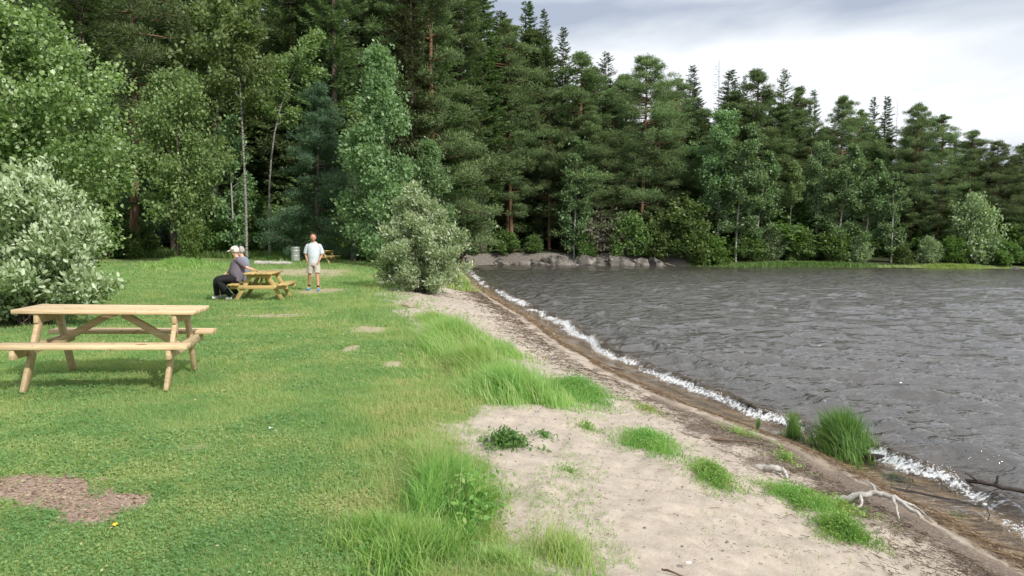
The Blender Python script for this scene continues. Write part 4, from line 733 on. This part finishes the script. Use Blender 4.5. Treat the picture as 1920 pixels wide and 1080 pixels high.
RK = [(895, 75.4, 60, 14, 'low grey rock at the innermost left end of the ledge', 0), (935, 75.6, 50, 16, 'grey rock second from the left end of the ledge', 5), (975, 75.3, 44, 17, 'brownish rock left of the ledge centre', -4), (1012, 75.2, 40, 19, 'smooth rock below the low green shrub', 6),
      (1048, 75.0, 52, 24, 'cracked pale rock left of the small leaning aspen', 10), (1092, 75.6, 54, 27, 'tall pale rock right under the small leaning aspen', -8), (1132, 75.4, 44, 22, 'grey slanted rock right of the aspen foot', 12), (1165, 75.0, 56, 29, 'largest pale rock of the ledge with vertical cracks', 6),
      (1205, 75.0, 40, 22, 'darker rock right of the largest pale one', 14), (1238, 74.6, 44, 22, 'dark rock with a pale sloping slab on top', 18), (1258, 74.2, 34, 10, 'flat pale slab dipping into the water at the right end of the ledge', 22), (1385, 74.0, 12, 5, 'small stone at the waterline below the aspens', 0), (1700, 74.3, 14, 5, 'small pale stone at the waterline below the lowest aspen', 0), (1905, 74.4, 16, 6, 'small pale stone at the waterline near the right edge', 0)]
for i, (px, d, w_, h_, lab, tl) in enumerate(RK): rock(px, d, w_, h_, lab, 60+i, tilt=tl)

# ------------------------------------------------------------------ picnic tables
BOLT = noisemat('zinc_bolt', [(.3, (.25, .25, .25)), (.7, (.45, .45, .45))], 40, rough=.4, metal=.8)
def table(label, loc, rz, mat, L_=1.87, tilt=0, sc=1.0):
    root = thing('picnic_table', label, 'picnic table', loc, rz, 'wooden picnic tables on the lawn'); root.rotation_euler = (0, R(tilt), rz); root.scale = (1, sc, sc); m = M[mat]; rr = random.Random(int(loc[1]*10)); T_ = rr.random
    mb = MB(); w = .135
    for i in range(5): mb.box(((T_()-.5)*.006, -.284+i*.142, .7275+.001*(T_()-.5)), (L_, w, .040), None, T_())
    mb.build('tabletop', m, root)
    for sgn in (-1, 1):
        mb = MB()
        for j in (0, 1): mb.box(((T_()-.5)*.006, sgn*(.565+.128*j), .432), (L_, .122, .042), None, T_())
        mb.build('seat', m, root)
    for sx in (-1, 1):
        x = sx*.66
        MB().beam((x, -.33, .660), (x, .33, .660), .045, .092, tint=T_()).build('cleat', m, root)
        MB().beam((x+sx*.047, -.745, .362), (x+sx*.047, .745, .362), .045, .095, tint=T_()).build('crossbeam', m, root)
        for sy in (-1, 1):
            a = np.array((x-.0*sx, sy*.60, 0)); b_ = np.array((x, sy*.20, .705)); d = b_-a; d /= np.linalg.norm(d)
            # leg cut flat at the floor and under the top
            hw = .06/d[2]; V = [(x+q*.022, a[1]+e_*hw*.85, a[2]) for q in (-1, 1) for e_ in (-1, 1)]+[(x+q*.022, b_[1]+e_*hw*.85, b_[2]) for q in (-1, 1) for e_ in (-1, 1)]
            lg = MB().add(V, [(0, 1, 3, 2), (4, 6, 7, 5), (0, 4, 5, 1), (2, 3, 7, 6), (0, 2, 6, 4), (1, 5, 7, 3)], T_()).build('leg', m, root)
            for bz in (.345, .385): ty = a[1]+(b_[1]-a[1])*bz/.705; MB().lathe([(.001, -.006), (.011, -.006), (.012, 0), (.008, .005), (.001, .005)], (0, 0, 0), 8).build('bolt', BOLT, lg, False, (x+sx*.074, ty+(bz-.365)*.5, bz-.003)).rotation_euler = (0, math.pi/2, 0)
        MB().beam((sx*.06, 0, .682), (sx*.655, 0, .345), .05, .07, tint=T_()).build('brace', m, root)
    MB().box((0, 0, .690), (.10, .64, .030), None, T_()).build('centre_batten', m, root)
    for ob in root.children:
        if ob.type == 'MESH' and ob.name.split('.')[0] in ('tabletop', 'seat', 'leg', 'crossbeam', 'cleat', 'brace'):
            bv = ob.modifiers.new('bevel', 'BEVEL'); bv.width = .004; bv.segments = 1
    return root
table('nearest pale wooden picnic table, seen side-on in full sun at left', (-4.29, 8.05, hz(-4.29, 8.05)), R(11), 'wood', L_=1.76, tilt=1.0, sc=1.05)
table('middle yellowish picnic table seen end-on beside the seated man', (-6.82, 20.5, hz(-6.82, 20.5)), R(98), 'wood2')
c = onground(612, 495); table('farthest small picnic table half hidden behind the walking man', (wx(606, 43.5), 43.5, hz(wx(606, 43.5), 43.5)), R(85), 'wood2')
# ------------------------------------------------------------------ bin, grill, log
metal = noisemat('galvanised_metal', [(.3, (.42, .44, .46)), (.7, (.62, .63, .65))], 9, (1, 1, .3), .45, .1, metal=.5)
X, Y = wx(554, 45), 45; root = thing('waste_bin', 'grey galvanised metal bin standing by the wood left of the walking man', 'bin', (X, Y, hz(X, Y)))
MB().lathe([(0, .02), (.24, .02), (.255, .06), (.255, .82), (.262, .83), (.262, .86), (.245, .865), (.235, .5), (0, .48)], k=28).build('drum', metal, root, True)
MB().lathe([(.265, .30), (.272, .31), (.272, .34), (.265, .35)], k=28).build('band', metal, root, True); MB().lathe([(.265, .62), (.272, .63), (.272, .66), (.265, .67)], k=28).build('band', metal, root, True)
X, Y = wx(601, 47), 47; root = thing('barbecue_grill', 'dark grey metal grill box behind the farthest picnic table', 'grill', (X, Y, hz(X, Y))); gm_ = noisemat('sooty_metal', [(.3, (.10, .10, .10)), (.7, (.2, .2, .2))], 9, rough=.7)
mb = MB()
for c_, d_ in [((0, 0, .62), (.62, .42, .02)), ((-.30, 0, .72), (.02, .42, .2)), ((.30, 0, .72), (.02, .42, .2)), ((0, .20, .78), (.58, .02, .32))]: mb.box(c_, d_)
mb.build('fire_tray', gm_, root); mb = MB()
for i in range(10): mb.tube([(-.27, -.18+i*.04, .80), (.27, -.18+i*.04, .80)], [.006, .006], 5)
mb.build('grate', gm_, root)
for sx in (-.26, .26): MB().tube([(sx, 0, 0), (sx, 0, .61)], [.022, .022], 8).build('leg', gm_, root)
X, Y = wx(512, 41), 41; mb = MB(); pth = np.array([(-1.0+2.0*i/9, .05*math.sin(i), .10+.02*math.sin(i*2)) for i in range(10)]); mb.tube(pth, np.linspace(.13, .09, 10)*np.array([1, .95, 1.05, 1, .93, 1, 1.04, .97, 1, .95]), 10)
root = thing('fallen_log', 'grey log lying in rough grass between the seated man and the bin', 'log', (X, Y, hz(X, Y)), R(4)); mb.build('log', M['drift'], root, True); MB().tube([(.3, 0, .15), (.42, .05, .32)], [.03, .018], 6).build('branch_stub', M['drift'], root, True)
# ------------------------------------------------------------------ driftwood
def branchy(name, label, cat, px, py, paths, mat, rz=0, group=None, zoff=0, parts=None):
    cx, cy = onground(px, py); z = max(hz(cx, cy), WZ-.03)+zoff; root = thing(name, label, cat, (cx, cy, z), rz, group)
    for i, (pts, r0_, r1_) in enumerate(paths):
        P = np.array(pts, float); tt = np.linspace(0, 1, len(P)); t2 = np.linspace(0, 1, len(P)*4); Q = np.stack([np.interp(t2, tt, P[:, j]) for j in range(3)], 1); rr = np.random.default_rng(i+int(px)); Q += rr.normal(0, r0_*.22, Q.shape)
        MB().tube(Q, np.linspace(r0_, r1_, len(Q))*rr.uniform(.85, 1.15, len(Q)), 8).build('main_stem' if i == 0 else 'side_branch', M[mat], root, True)
    return root
branchy('driftwood_branch', 'bleached white forked branch lying on the drift line', 'driftwood', 1640, 955, [([(-.22, .10, .02), (-.10, .02, .09), (.02, 0, .11), (.14, -.08, .09), (.22, -.22, .02)], .029, .012), ([(-.10, .02, .09), (-.13, -.06, .04), (-.2, -.10, .01)], .014, .006), ([(.02, 0, .11), (.0, .08, .16), (-.03, .12, .17)], .013, .005), ([(.10, -.06, .10), (.08, -.16, .05), (.06, -.24, 0)], .014, .005), ([(.14, -.08, .09), (.24, -.12, .05), (.30, -.22, 0)], .012, .004), ([(-.22, .10, .02), (-.38, .16, .02), (-.5, .18, .01)], .012, .006)], 'drift')
branchy('driftwood_log', 'short pale log with dark broken end among the yellow-green weeds', 'driftwood', 1452, 888, [([(-.12, .10, .025), (0, .02, .035), (.07, .0, .03)], .030, .026), ([(.07, .0, .03), (.06, -.10, .03), (.04, -.16, .015)], .020, .010)], 'drift')
branchy('drift_stick', 'dark thin stick on the sand left of the small reed tuft', 'stick', 1385, 832, [([(-.28, .10, .015), (-.1, .03, .02), (.08, -.01, .02), (.22, -.06, .01)], .012, .006)], 'brownwood')
branchy('drift_stick', 'long dark stick lying along the orange reed line', 'stick', 1760, 930, [([(-.55, .45, .01), (-.2, .16, .02), (.1, -.1, .02), (.45, -.35, .01)], .014, .007), ([(-.2, .16, .02), (-.12, .22, .05)], .008, .003)], 'darkwood')
branchy('drift_stick', 'second long dark stick at the right edge beside the wet sand', 'stick', 1880, 1035, [([(-.35, .26, .01), (0, 0, .02), (.35, -.2, .01)], .012, .006)], 'brownwood')
branchy('drift_stick', 'short curved twig standing up from the wet sand near the right edge', 'stick', 1853, 968, [([(0, 0, 0), (.01, 0, .04), (-.012, 0, .08), (-.008, 0, .10)], .004, .002)], 'darkwood')
branchy('drift_stick', 'short stick lying near the bottom edge of the sand', 'stick', 1262, 1074, [([(-.05, .04, .01), (0, 0, .012), (.05, -.04, .006)], .007, .004)], 'brownwood')
branchy('drift_stick', 'thin brown stick halfway up the beach by the far drift line', 'stick', 1150, 690, [([(-.3, .35, .01), (0, 0, .02), (.25, -.3, .01)], .016, .007)], 'brownwood')
branchy('sunken_branch', 'black wet branch sticking out of the surf at the right edge', 'driftwood', 1868, 925, [([(-.28, .22, .06), (-.1, .08, .10), (.12, -.04, .07), (.4, -.2, .06), (.75, -.35, .03)], .020, .015), ([(-.1, .08, .10), (-.2, .12, .17)], .011, .006), ([(.0, .02, .09), (.03, .03, .17)], .013, .009), ([(.3, -.14, .07), (.28, -.12, .16)], .014, .006)], 'darkwood')
branchy('sunken_branch', 'black wet log in the surf right of the big reed tuft', 'driftwood', 1660, 862, [([(-.25, .2, .02), (0, 0, .04), (.25, -.12, .03)], .035, .03)], 'darkwood')
branchy('sunken_branch', 'dark stump in the foam between the two reed tufts', 'driftwood', 1478, 792, [([(-.06, .03, .0), (0, 0, .04), (.08, -.02, .03)], .028, .022)], 'darkwood')
# stone on the sand tongue, scraps
bm = bmesh.new(); bmesh.ops.create_icosphere(bm, subdivisions=3, radius=1)
for v in bm.verts:
    c = np.array(v.co); f = .8+.5*(fbm(np.array([c[0]*2+3]), np.array([c[1]*2+c[2]*2]), 5, 3)[0]-.3); v.co *= f
me = bpy.data.meshes.new('beach_stone'); bm.to_mesh(me); bm.free(); me.materials.append(noisemat('beach_stone', [(.3, (.2, .15, .11)), (.7, (.42, .35, .28))], 3, bump=.5))
so_ = bpy.data.objects.new('beach_stone', me); scn.collection.objects.link(so_); cx, cy = onground(765, 578); so_.location = (cx, cy, hz(cx, cy)+.04); so_.scale = (.17, .2, .11); tag(so_, 'brown stone where the lawn ends and the sand tongue begins', 'stone')
def scrap(px, py, sz, label, name, cat, col, seed):
    r = np.random.default_rng(seed); cx, cy = onground(px, py); V = [(i*sz/3-sz/2+r.normal(0, sz*.05), j*sz/3-sz/2, abs(r.normal(0, sz*.22))+.005) for j in range(4) for i in range(4)]
    F = [(j*4+i, j*4+i+1, j*4+i+5, j*4+i+4) for j in range(3) for i in range(3)]
    o_ = MB().add(V, F).build(name, noisemat(name, [(.3, col), (.7, tuple(min(1, c*1.1) for c in col))], 9)); o_.location = (cx, cy, hz(cx, cy)+.03); sd = o_.modifiers.new('thickness', 'SOLIDIFY'); sd.thickness = .002; return tag(o_, label, cat)
scrap(855, 1026, .035, 'crumpled white paper scrap in the near turf edge', 'paper_scrap', 'litter', (.75, .75, .73), 3)
scrap(508, 815, .03, 'small pale green leaf scrap lying on the open lawn', 'paper_scrap', 'litter', (.55, .72, .62), 6)
scrap(216, 1002, .022, 'yellow flower head in the lawn below the bark patch', 'lawn_flower', 'flower', (.85, .55, .05), 4)
scrap(1290, 1063, .03, 'small white shell on the sand near the bottom edge', 'shell', 'shell', (.7, .68, .62), 5)
# ------------------------------------------------------------------ people
def skin(name, nodes, edges, mat, parent, root_id, sub=2, smooth=True):
    me = bpy.data.meshes.new(name); bm = bmesh.new(); ly = bm.verts.layers.skin.verify(); ids = {}
    for k, v in nodes.items():
        q = bm.verts.new(v[:3]); ids[k] = q; r = v[3]; q[ly].radius = (r, r) if not isinstance(r, tuple) else r
        q[ly].use_root = (k == root_id)
    for a, b_ in edges: bm.edges.new((ids[a], ids[b_]))
    bm.to_mesh(me); bm.free(); me.materials.append(mat); ob = bpy.data.objects.new(name, me); scn.collection.objects.link(ob); ob.parent = parent
    md = ob.modifiers.new('skin', 'SKIN'); md.use_smooth_shade = True; md.use_x_symmetry = False; s2 = ob.modifiers.new('sub', 'SUBSURF'); s2.levels = sub; s2.render_levels = sub; return ob
def chain(*ids): return list(zip(ids[:-1], ids[1:]))
def hand(nd_, ed, wk, side, w, dirv, palm=(0, 0, -1)):
    d = Vector(dirv).normalized(); w = Vector(w); sdv = d.cross(Vector(palm)).normalized(); pm = w+d*.05; nd_[wk+'p'] = (*pm, .020); ed.append((wk, wk+'p')); k2 = w+d*.085; nd_[wk+'q'] = (*k2, .021); ed.append((wk+'p', wk+'q'))
    cv = Vector(palm).normalized()
    for i, (o_, ln) in enumerate([(-.027, .068), (-.009, .078), (.009, .073), (.027, .058)]):
        a = k2+sdv*o_+d*.012; b_ = a+d*ln*.5+cv*.006; c_ = b_+d*ln*.38+cv*.022
        for n_, p_, r_ in (('a', a, .0088), ('b', b_, .0082), ('c', c_, .007)): nd_[wk+str(i)+n_] = (*p_, r_)
        ed += [(wk+'q', wk+str(i)+'a'), (wk+str(i)+'a', wk+str(i)+'b'), (wk+str(i)+'b', wk+str(i)+'c')]
    t0 = w+d*.035-sdv*.03*side; t1 = t0+d*.03-sdv*.018*side; t2 = t1+d*.026+cv*.008; nd_[wk+'t0'] = (*t0, .010); nd_[wk+'t1'] = (*t1, .009); nd_[wk+'t2'] = (*t2, .008); ed += [(wk+'p', wk+'t0'), (wk+'t0', wk+'t1'), (wk+'t1', wk+'t2')]
def head(parent, loc, yaw, tilt, mat, hairmat=None, cap=None, hairstyle='bald'):
    """face features set on the head of the body mesh; loc is the centre of the head"""
    e_ = Matrix.Rotation(yaw, 4, 'Z') @ Matrix.Rotation(tilt, 4, 'X'); Lc = Vector(loc)
    def P(x, y, z): return tuple(Lc+e_.to_3x3() @ Vector((x, y, z)))
    out = []
    for sx in (-1, 1):
        MB().lathe([(.001, -.008), (.007, -.004), (.009, 0), (.007, .004), (.001, .008)], P(sx*.031, -.088, .008), 8).build('eye', EYE, parent, True)
        MB().tube([P(sx*.018, -.096, .026), P(sx*.034, -.094, .030), P(sx*.048, -.082, .024)], [.004, .005, .003], 6).build('eyebrow', hairmat or EYE, parent, True)
    MB().tube([P(-.024, -.090, -.058), P(0, -.097, -.057), P(.024, -.090, -.058)], [.003, .006, .003], 6).build('mouth', LIP, parent, True)
    if hairmat and hairstyle != 'none':
        mb = MB(); rr_ = np.random.default_rng(4)
        V = []; F = []; nu, nv = 16, 8
        for j in range(nv):
            for i in range(nu):
                az = math.pi*(i/(nu-1))*(1.1)-math.pi*.05; el = (-.6+1.1*j/(nv-1)) if hairstyle == 'fringe' else (-.75+2.25*j/(nv-1)); el = min(el, 1.5); hs_ = .93 if hairstyle == 'fringe' else 1
                V.append(P(hs_*.092*math.cos(az)*math.cos(el), .012+hs_*.104*math.sin(az)*math.cos(el), .018+.108*math.sin(el)))
        F = [(j*nu+i, j*nu+i+1, (j+1)*nu+i+1, (j+1)*nu+i) for j in range(nv-1) for i in range(nu-1)]
        ho = mb.add(V, F).build('hair', hairmat, parent, True); sd_ = ho.modifiers.new('t', 'SOLIDIFY'); sd_.thickness = .012; sd_.offset = 1
    if cap:
        V = []; nu, nv = 20, 7
        for j in range(nv):
            el = .12+1.42*j/(nv-1)
            for i in range(nu): az = 2*math.pi*i/nu; V.append(P(.106*math.cos(az)*math.cos(el), .004+.118*math.sin(az)*math.cos(el), .012+.118*math.sin(el)))
        F = [(j*nu+i, j*nu+(i+1) % nu, (j+1)*nu+(i+1) % nu, (j+1)*nu+i) for j in range(nv-1) for i in range(nu)]
        co = MB().add(V, F).build('cap', cap, parent, True); sd_ = co.modifiers.new('t', 'SOLIDIFY'); sd_.thickness = .006
        V = []; 
        for j in range(4):
            for i in range(9): a = -math.pi*.5+(i-4)*.22; rr_ = .108+.028*j; V.append(P(rr_*math.cos(a)*.92, rr_*math.sin(a)*1.0-.006, .030-.010*j-.006*abs(i-4)*.5))
        F = [(j*9+i, j*9+i+1, (j+1)*9+i+1, (j+1)*9+i) for j in range(3) for i in range(8)]
        bo = MB().add(V, F).build('cap_brim', cap, parent, True); sd_ = bo.modifiers.new('t', 'SOLIDIFY'); sd_.thickness = .005
def headnodes(nd_, ed, nk, c, yaw, tilt, s=1.0):
    e_ = (Matrix.Rotation(yaw, 4, 'Z') @ Matrix.Rotation(tilt, 4, 'X')).to_3x3(); C_ = Vector(c)
    def add(k, x, y, z, r): nd_[k] = (*(C_+e_ @ Vector((x, y, z))), r)
    add('hj', 0, .008, -.065, (.062, .068)); add('hm', 0, .0, -.012, (.082, .098)); add('ht', 0, .012, .055, (.080, .094)); add('hx', 0, .012, .098, (.050, .06))
    add('ns', 0, -.098, -.012, .014); add('nt', 0, -.117, -.022, .011); add('ch', 0, -.075, -.092, .024)
    add('e1', .088, .012, -.012, .014); add('e2', -.088, .012, -.012, .014)
    ed += [(nk, 'hj'), ('hj', 'hm'), ('hm', 'ht'), ('ht', 'hx'), ('hm', 'ns'), ('ns', 'nt'), ('hj', 'ch'), ('hm', 'e1'), ('hm', 'e2')]
def loft(mb, rings, k=18, sub=4, cap=True):
    # smooth closed tube through rings (centre, rx, ry), ring plane perpendicular to the path
    C_ = np.array([r[0] for r in rings], float); A_ = np.array([[r[1], r[2]] for r in rings], float); n = len(C_); t = np.linspace(0, n-1, (n-1)*sub+1); i0 = np.clip(t.astype(int), 0, n-2); f = (t-i0)[:, None]
    def cr_(Q): p0, p1, p2, p3 = Q[np.maximum(i0-1, 0)], Q[i0], Q[i0+1], Q[np.minimum(i0+2, n-1)]; return .5*((2*p1)+(p2-p0)*f+(2*p0-5*p1+4*p2-p3)*f**2+(3*p1-p0-3*p2+p3)*f**3)
    P, B = cr_(C_), cr_(A_); T_ = unit(np.gradient(P, axis=0)); X_ = np.array([1., 0, 0])-T_*T_[:, :1]; X_ = unit(X_); Y_ = np.cross(T_, X_); an = np.linspace(0, 2*np.pi, k, endpoint=False); r_n = np.random.default_rng(len(mb.v)+n)
    V = P[:, None]+B[:, 0, None, None]*np.cos(an)[None, :, None]*X_[:, None]+B[:, 1, None, None]*np.sin(an)[None, :, None]*Y_[:, None]; V = V+r_n.normal(0, .0022, V.shape); m_ = len(P)
    mb.add(V.reshape(-1, 3), [(i*k+j, i*k+(j+1) % k, (i+1)*k+(j+1) % k, (i+1)*k+j) for i in range(m_-1) for j in range(k)])
    if cap:
        for i in (0, m_-1): mb.add(np.vstack([V[i], P[i][None]]), [((j+1) % k, j, k) if i == 0 else (j, (j+1) % k, k) for j in range(k)])
    return mb
def flatc(name, c, rough=.8, sc=30, v=.12, bump=.15): return noisemat(name, [(.3, tuple(k*(1-v) for k in c)), (.7, tuple(min(1, k*(1+v)) for k in c))], sc, rough=rough, bump=bump)
SKIN = flatc('tanned_skin', (.50, .26, .17), .5, 12, .1, 0); SKIN2 = flatc('pale_skin', (.62, .38, .28), .5, 12, .08, 0); EYE = flatc('eye_dark', (.03, .025, .02), .3, v=0, bump=0); LIP = flatc('lips', (.36, .14, .11), .5, v=.05, bump=0)
BROWNH = flatc('cropped_dark_hair', (.17, .11, .08)); GREYH = flatc('grey_hair', (.38, .37, .35), bump=.5); WHITEH = flatc('white_hair', (.6, .58, .55))
# walking man
X, Y = wx(588, 23.1), 23.1; man = thing('person', 'bald man in pale T-shirt and beige shorts walking with head bowed', 'person', (X, Y, hz(X, Y)), R(6), None)
nd_ = {'pel': (0, 0, .93, (.15, .12)), 'sp': (0, .0, 1.08, (.15, .12)), 'ch_': (0, .0, 1.25, (.165, .12)), 'ub': (0, .01, 1.38, (.14, .10)), 'nk': (0, -.005, 1.48, .060), 'nk2': (0, -.03, 1.54, .055)}
ed = chain('pel', 'sp', 'ch_', 'ub', 'nk', 'nk2'); headnodes(nd_, ed, 'nk2', (0, -.065, 1.640), R(14), R(34))
for sx, K in ((-1, 'R'), (1, 'L')):
    kn = (-.135, .02, .49) if sx < 0 else (.115, -.07, .50); an = (-.175, .17, .11) if sx < 0 else (.155, -.16, .09); to = (-.20, .05, .045) if sx < 0 else (.175, -.30, .035)
    nd_.update({K+'h': (sx*.095, 0, .86, .098), K+'t': (sx*.11, (kn[1])*.5, .68, .082), K+'k': (*kn, .058), K+'c': ((kn[0]*.6+an[0]*.4), kn[1]*.6+an[1]*.4+.015, .35, .056), K+'a': (*an, .036), K+'f': (*to, .03),
                K+'s': (sx*.185, .01, 1.395, .062), K+'u': (sx*.225, .03, 1.26, .048), K+'e': (sx*.250, .05, 1.12, .040), K+'w': (sx*.185, -.10, .95, .027)})
    ed += chain('pel', K+'h', K+'t', K+'k', K+'c', K+'a', K+'f')+chain('ub', K+'s', K+'u', K+'e', K+'w'); hand(nd_, ed, K+'w', sx, nd_[K+'w'][:3], (-sx*.25, -.35, -1), (-sx, .2, 0))
skin('body', nd_, ed, SKIN, man, 'pel')
mb = MB(); loft(mb, [((0, 0, .86), .172, .140), ((0, -.005, .98), .168, .142), ((0, -.01, 1.12), .185, .152), ((0, 0, 1.27), .198, .146), ((0, .008, 1.375), .192, .126), ((0, .008, 1.435), .158, .104), ((0, .002, 1.475), .105, .086), ((0, -.004, 1.502), .078, .074)])
for sx in (-1, 1): loft(mb, [((sx*.12, .01, 1.395), .05, .062), ((sx*.178, .015, 1.378), .066, .070), ((sx*.220, .03, 1.27), .070, .068), ((sx*.243, .042, 1.15), .072, .068)])
mb.build('t_shirt', flatc('pale_blue_cotton', (.55, .61, .66), .85, 7, .2), man, True)
mb = MB(); loft(mb, [((0, 0, .935), .160, .128), ((0, 0, .86), .176, .142), ((0, 0, .79), .178, .142), ((0, 0, .755), .15, .12)])
for sx, kn in ((-1, nd_['Rk']), (1, nd_['Lk'])): loft(mb, [((sx*.088, 0, .86), .09, .125), ((sx*.100, kn[1]*.25, .74), .100, .122), ((sx*.112, kn[1]*.6, .63), .100, .110), ((sx*.118, kn[1]*.85, .545), .100, .106)])
mb.build('shorts', flatc('beige_cotton', (.46, .43, .36), .85, 9, .14), man, True)
SHOE = flatc('blue_shoe', (.10, .30, .55), .5, 14, .3, 0); SOCK = flatc('black_sock', (.012, .012, .014))
for K in 'RL':
    a, f_, c_ = nd_[K+'a'], nd_[K+'f'], nd_[K+'c']
    skin('sock', {'a': (a[0], a[1], a[2]-.01, .042), 'b': tuple(a[i]*.62+c_[i]*.38 for i in range(3))+(.046,)}, [('a', 'b')], SOCK, man, 'a')
    skin('shoe', {'h': (a[0], a[1]+.035, .045, (.042, .045)), 'm': ((a[0]+f_[0])/2, (a[1]+f_[1])/2, .050, (.046, .046)), 't': (f_[0], f_[1]-.01, .035, (.044, .034)), 'a': (a[0], a[1]+.01, .095, .046)}, [('h', 'm'), ('m', 't'), ('h', 'a')], SHOE, man, 'm')
head(man, (0, -.065, 1.640), R(14), R(34), SKIN, BROWNH, None, 'fringe')
# seated men on the left bench of the middle table: they face away from it, towards -x
def seated(px, d, yaw, label, cap, shirt, hair, pants, extra, hairstyle='full'):
    X, Y = extra['xy']; z = hz(X, Y); root = thing('person', label, 'person', (X, Y, z), yaw)
    ln = extra.get('lean', 0); nd_ = {'pel': (0, 0, .56, (.17, .16)), 'sp': (.0, .03-ln, .74, (.19, .17)), 'ch_': (0, .05-ln, .92, (.19, .15)), 'ub': (0, .05-ln, 1.06, (.165, .115)), 'nk': (0, .02-ln, 1.15, .062), 'nk2': (0, -.005-ln, 1.20, .058)}
    hc = (0, -.03-ln, 1.31); ed = chain('pel', 'sp', 'ch_', 'ub', 'nk', 'nk2'); headnodes(nd_, ed, 'nk2', hc, extra.get('hy', 0), R(6))
    for sx, K in ((-1, 'R'), (1, 'L')):
        kx = sx*.17; ky = -.46; fy = -.46 if sx == extra.get('fwd', 1) else -.16
        nd_.update({K+'h': (sx*.10, -.08, .55, .11), K+'t': (sx*.14, -.27, .56, .092), K+'k': (kx, ky, .53, .066), K+'c': (kx*1.03, (ky+fy)/2-.02, .32, .06), K+'a': (kx*1.05, fy, .10, .038), K+'f': (kx*1.1, fy-.13, .04, .03)})
        ed += chain('pel', K+'h', K+'t', K+'k', K+'c', K+'a', K+'f')
        el = extra['elbow'][K]; wr_ = extra['wrist'][K]; sh_ = (sx*.20, .05-ln, 1.05)
        nd_.update({K+'s': (*sh_, .066), K+'u': tuple((sh_[i]+el[i])/2 for i in range(3))+(.054,), K+'e': (*el, .044), K+'w': (*wr_, .029)}); ed += chain('ub', K+'s', K+'u', K+'e', K+'w')
        dv = Vector(wr_)-Vector(el); hand(nd_, ed, K+'w', sx, wr_, dv, (0, 0, -1))
    skin('body', nd_, ed, SKIN2, root, 'pel')
    mb = MB(); loft(mb, [((0, .0, .50), .20, .17), ((0, .02-ln*.5, .62), .215, .20), ((0, .03-ln, .76), .230, .21), ((0, .05-ln, .92), .240, .185), ((0, .06-ln, 1.03), .22, .15), ((0, .05-ln, 1.09), .14, .10), ((0, .035-ln, 1.135), .076, .074)])
    for K in 'RL':
        a_, e_, u_ = np.array(nd_[K+'s'][:3]), np.array(nd_[K+'e'][:3]), np.array(nd_[K+'u'][:3]); loft(mb, [(a_*np.array([.6, 1, 1]), .09, .09), (a_, .094, .092), (u_, .086, .084), (u_*.25+e_*.75, .072, .07)])
    mb.build('shirt', shirt, root, True)
    mb = MB(); loft(mb, [((0, .05, .58), .17, .12), ((0, -.02, .565), .20, .13), ((0, -.12, .56), .20, .115), ((0, -.2, .56), .17, .10)])
    for K in 'RL':
        q = {a: np.array(nd_[K+a][:3]) for a in 'htkca'}; kq = q['k']; loft(mb, [(q['h']+np.array([0, .05, .01]), .115, .115), (q['t'], .108, .105), (kq*.7+q['t']*.3, .092, .090), (kq+np.array([0, -.01, -.03]), .080, .082), (q['c'], .078, .082), (q['a']*.8+q['c']*.2, .066, .072), (q['a'], .064, .070)])
        a, f_ = nd_[K+'a'], nd_[K+'f']
        skin('shoe', {'h': (a[0], a[1]+.03, .045, .045), 'm': ((a[0]+f_[0])/2, (a[1]+f_[1])/2, .052, .048), 't': (f_[0], f_[1]-.01, .035, (.046, .036))}, chain('h', 'm', 't'), WSH, root, 'm')
    mb.build('trousers', pants, root, True); head(root, hc, extra.get('hy', 0), R(6), SKIN2, hair, cap, hairstyle); return root
WSH = flatc('grey_white_shoe', (.55, .57, .60), .6); BLK = flatc('black_trousers', (.012, .012, .015), .8); CAPM = flatc('cream_cap', (.68, .62, .54), .8, 12, .1)
seated(450, 20.3, R(-62), 'seated man in cream cap, mauve-grey shirt and black trousers leaning on the table', CAPM, flatc('mauve_grey_cotton', (.17, .145, .185), .85, 7, .15), WHITEH, BLK,
       {'xy': (-7.46, 20.15), 'hy': R(-22), 'elbow': {'R': (-.33, -.02, .84), 'L': (.33, .24, .86)}, 'wrist': {'R': (-.22, -.22, .70), 'L': (.22, .42, .80)}, 'fwd': -1}, 'full')
seated(462, 21, R(-80), 'grey-haired person in blue-grey shirt sitting on the bench behind the man with the cap', None, flatc('blue_grey_cotton', (.20, .24, .30), .85, 7, .15), GREYH, BLK,
       {'xy': (-7.60, 20.95), 'hy': R(10), 'elbow': {'R': (-.30, -.05, .84), 'L': (.30, -.05, .84)}, 'wrist': {'R': (-.15, -.28, .66), 'L': (.15, -.28, .66)}, 'fwd': 1}, 'full')
# fallen proto check: remove any prototype that was never placed
for k, (o_, H, used) in PROTO.items():
    if not used:
        for c_ in list(o_.children): bpy.data.objects.remove(c_)
        bpy.data.objects.remove(o_)
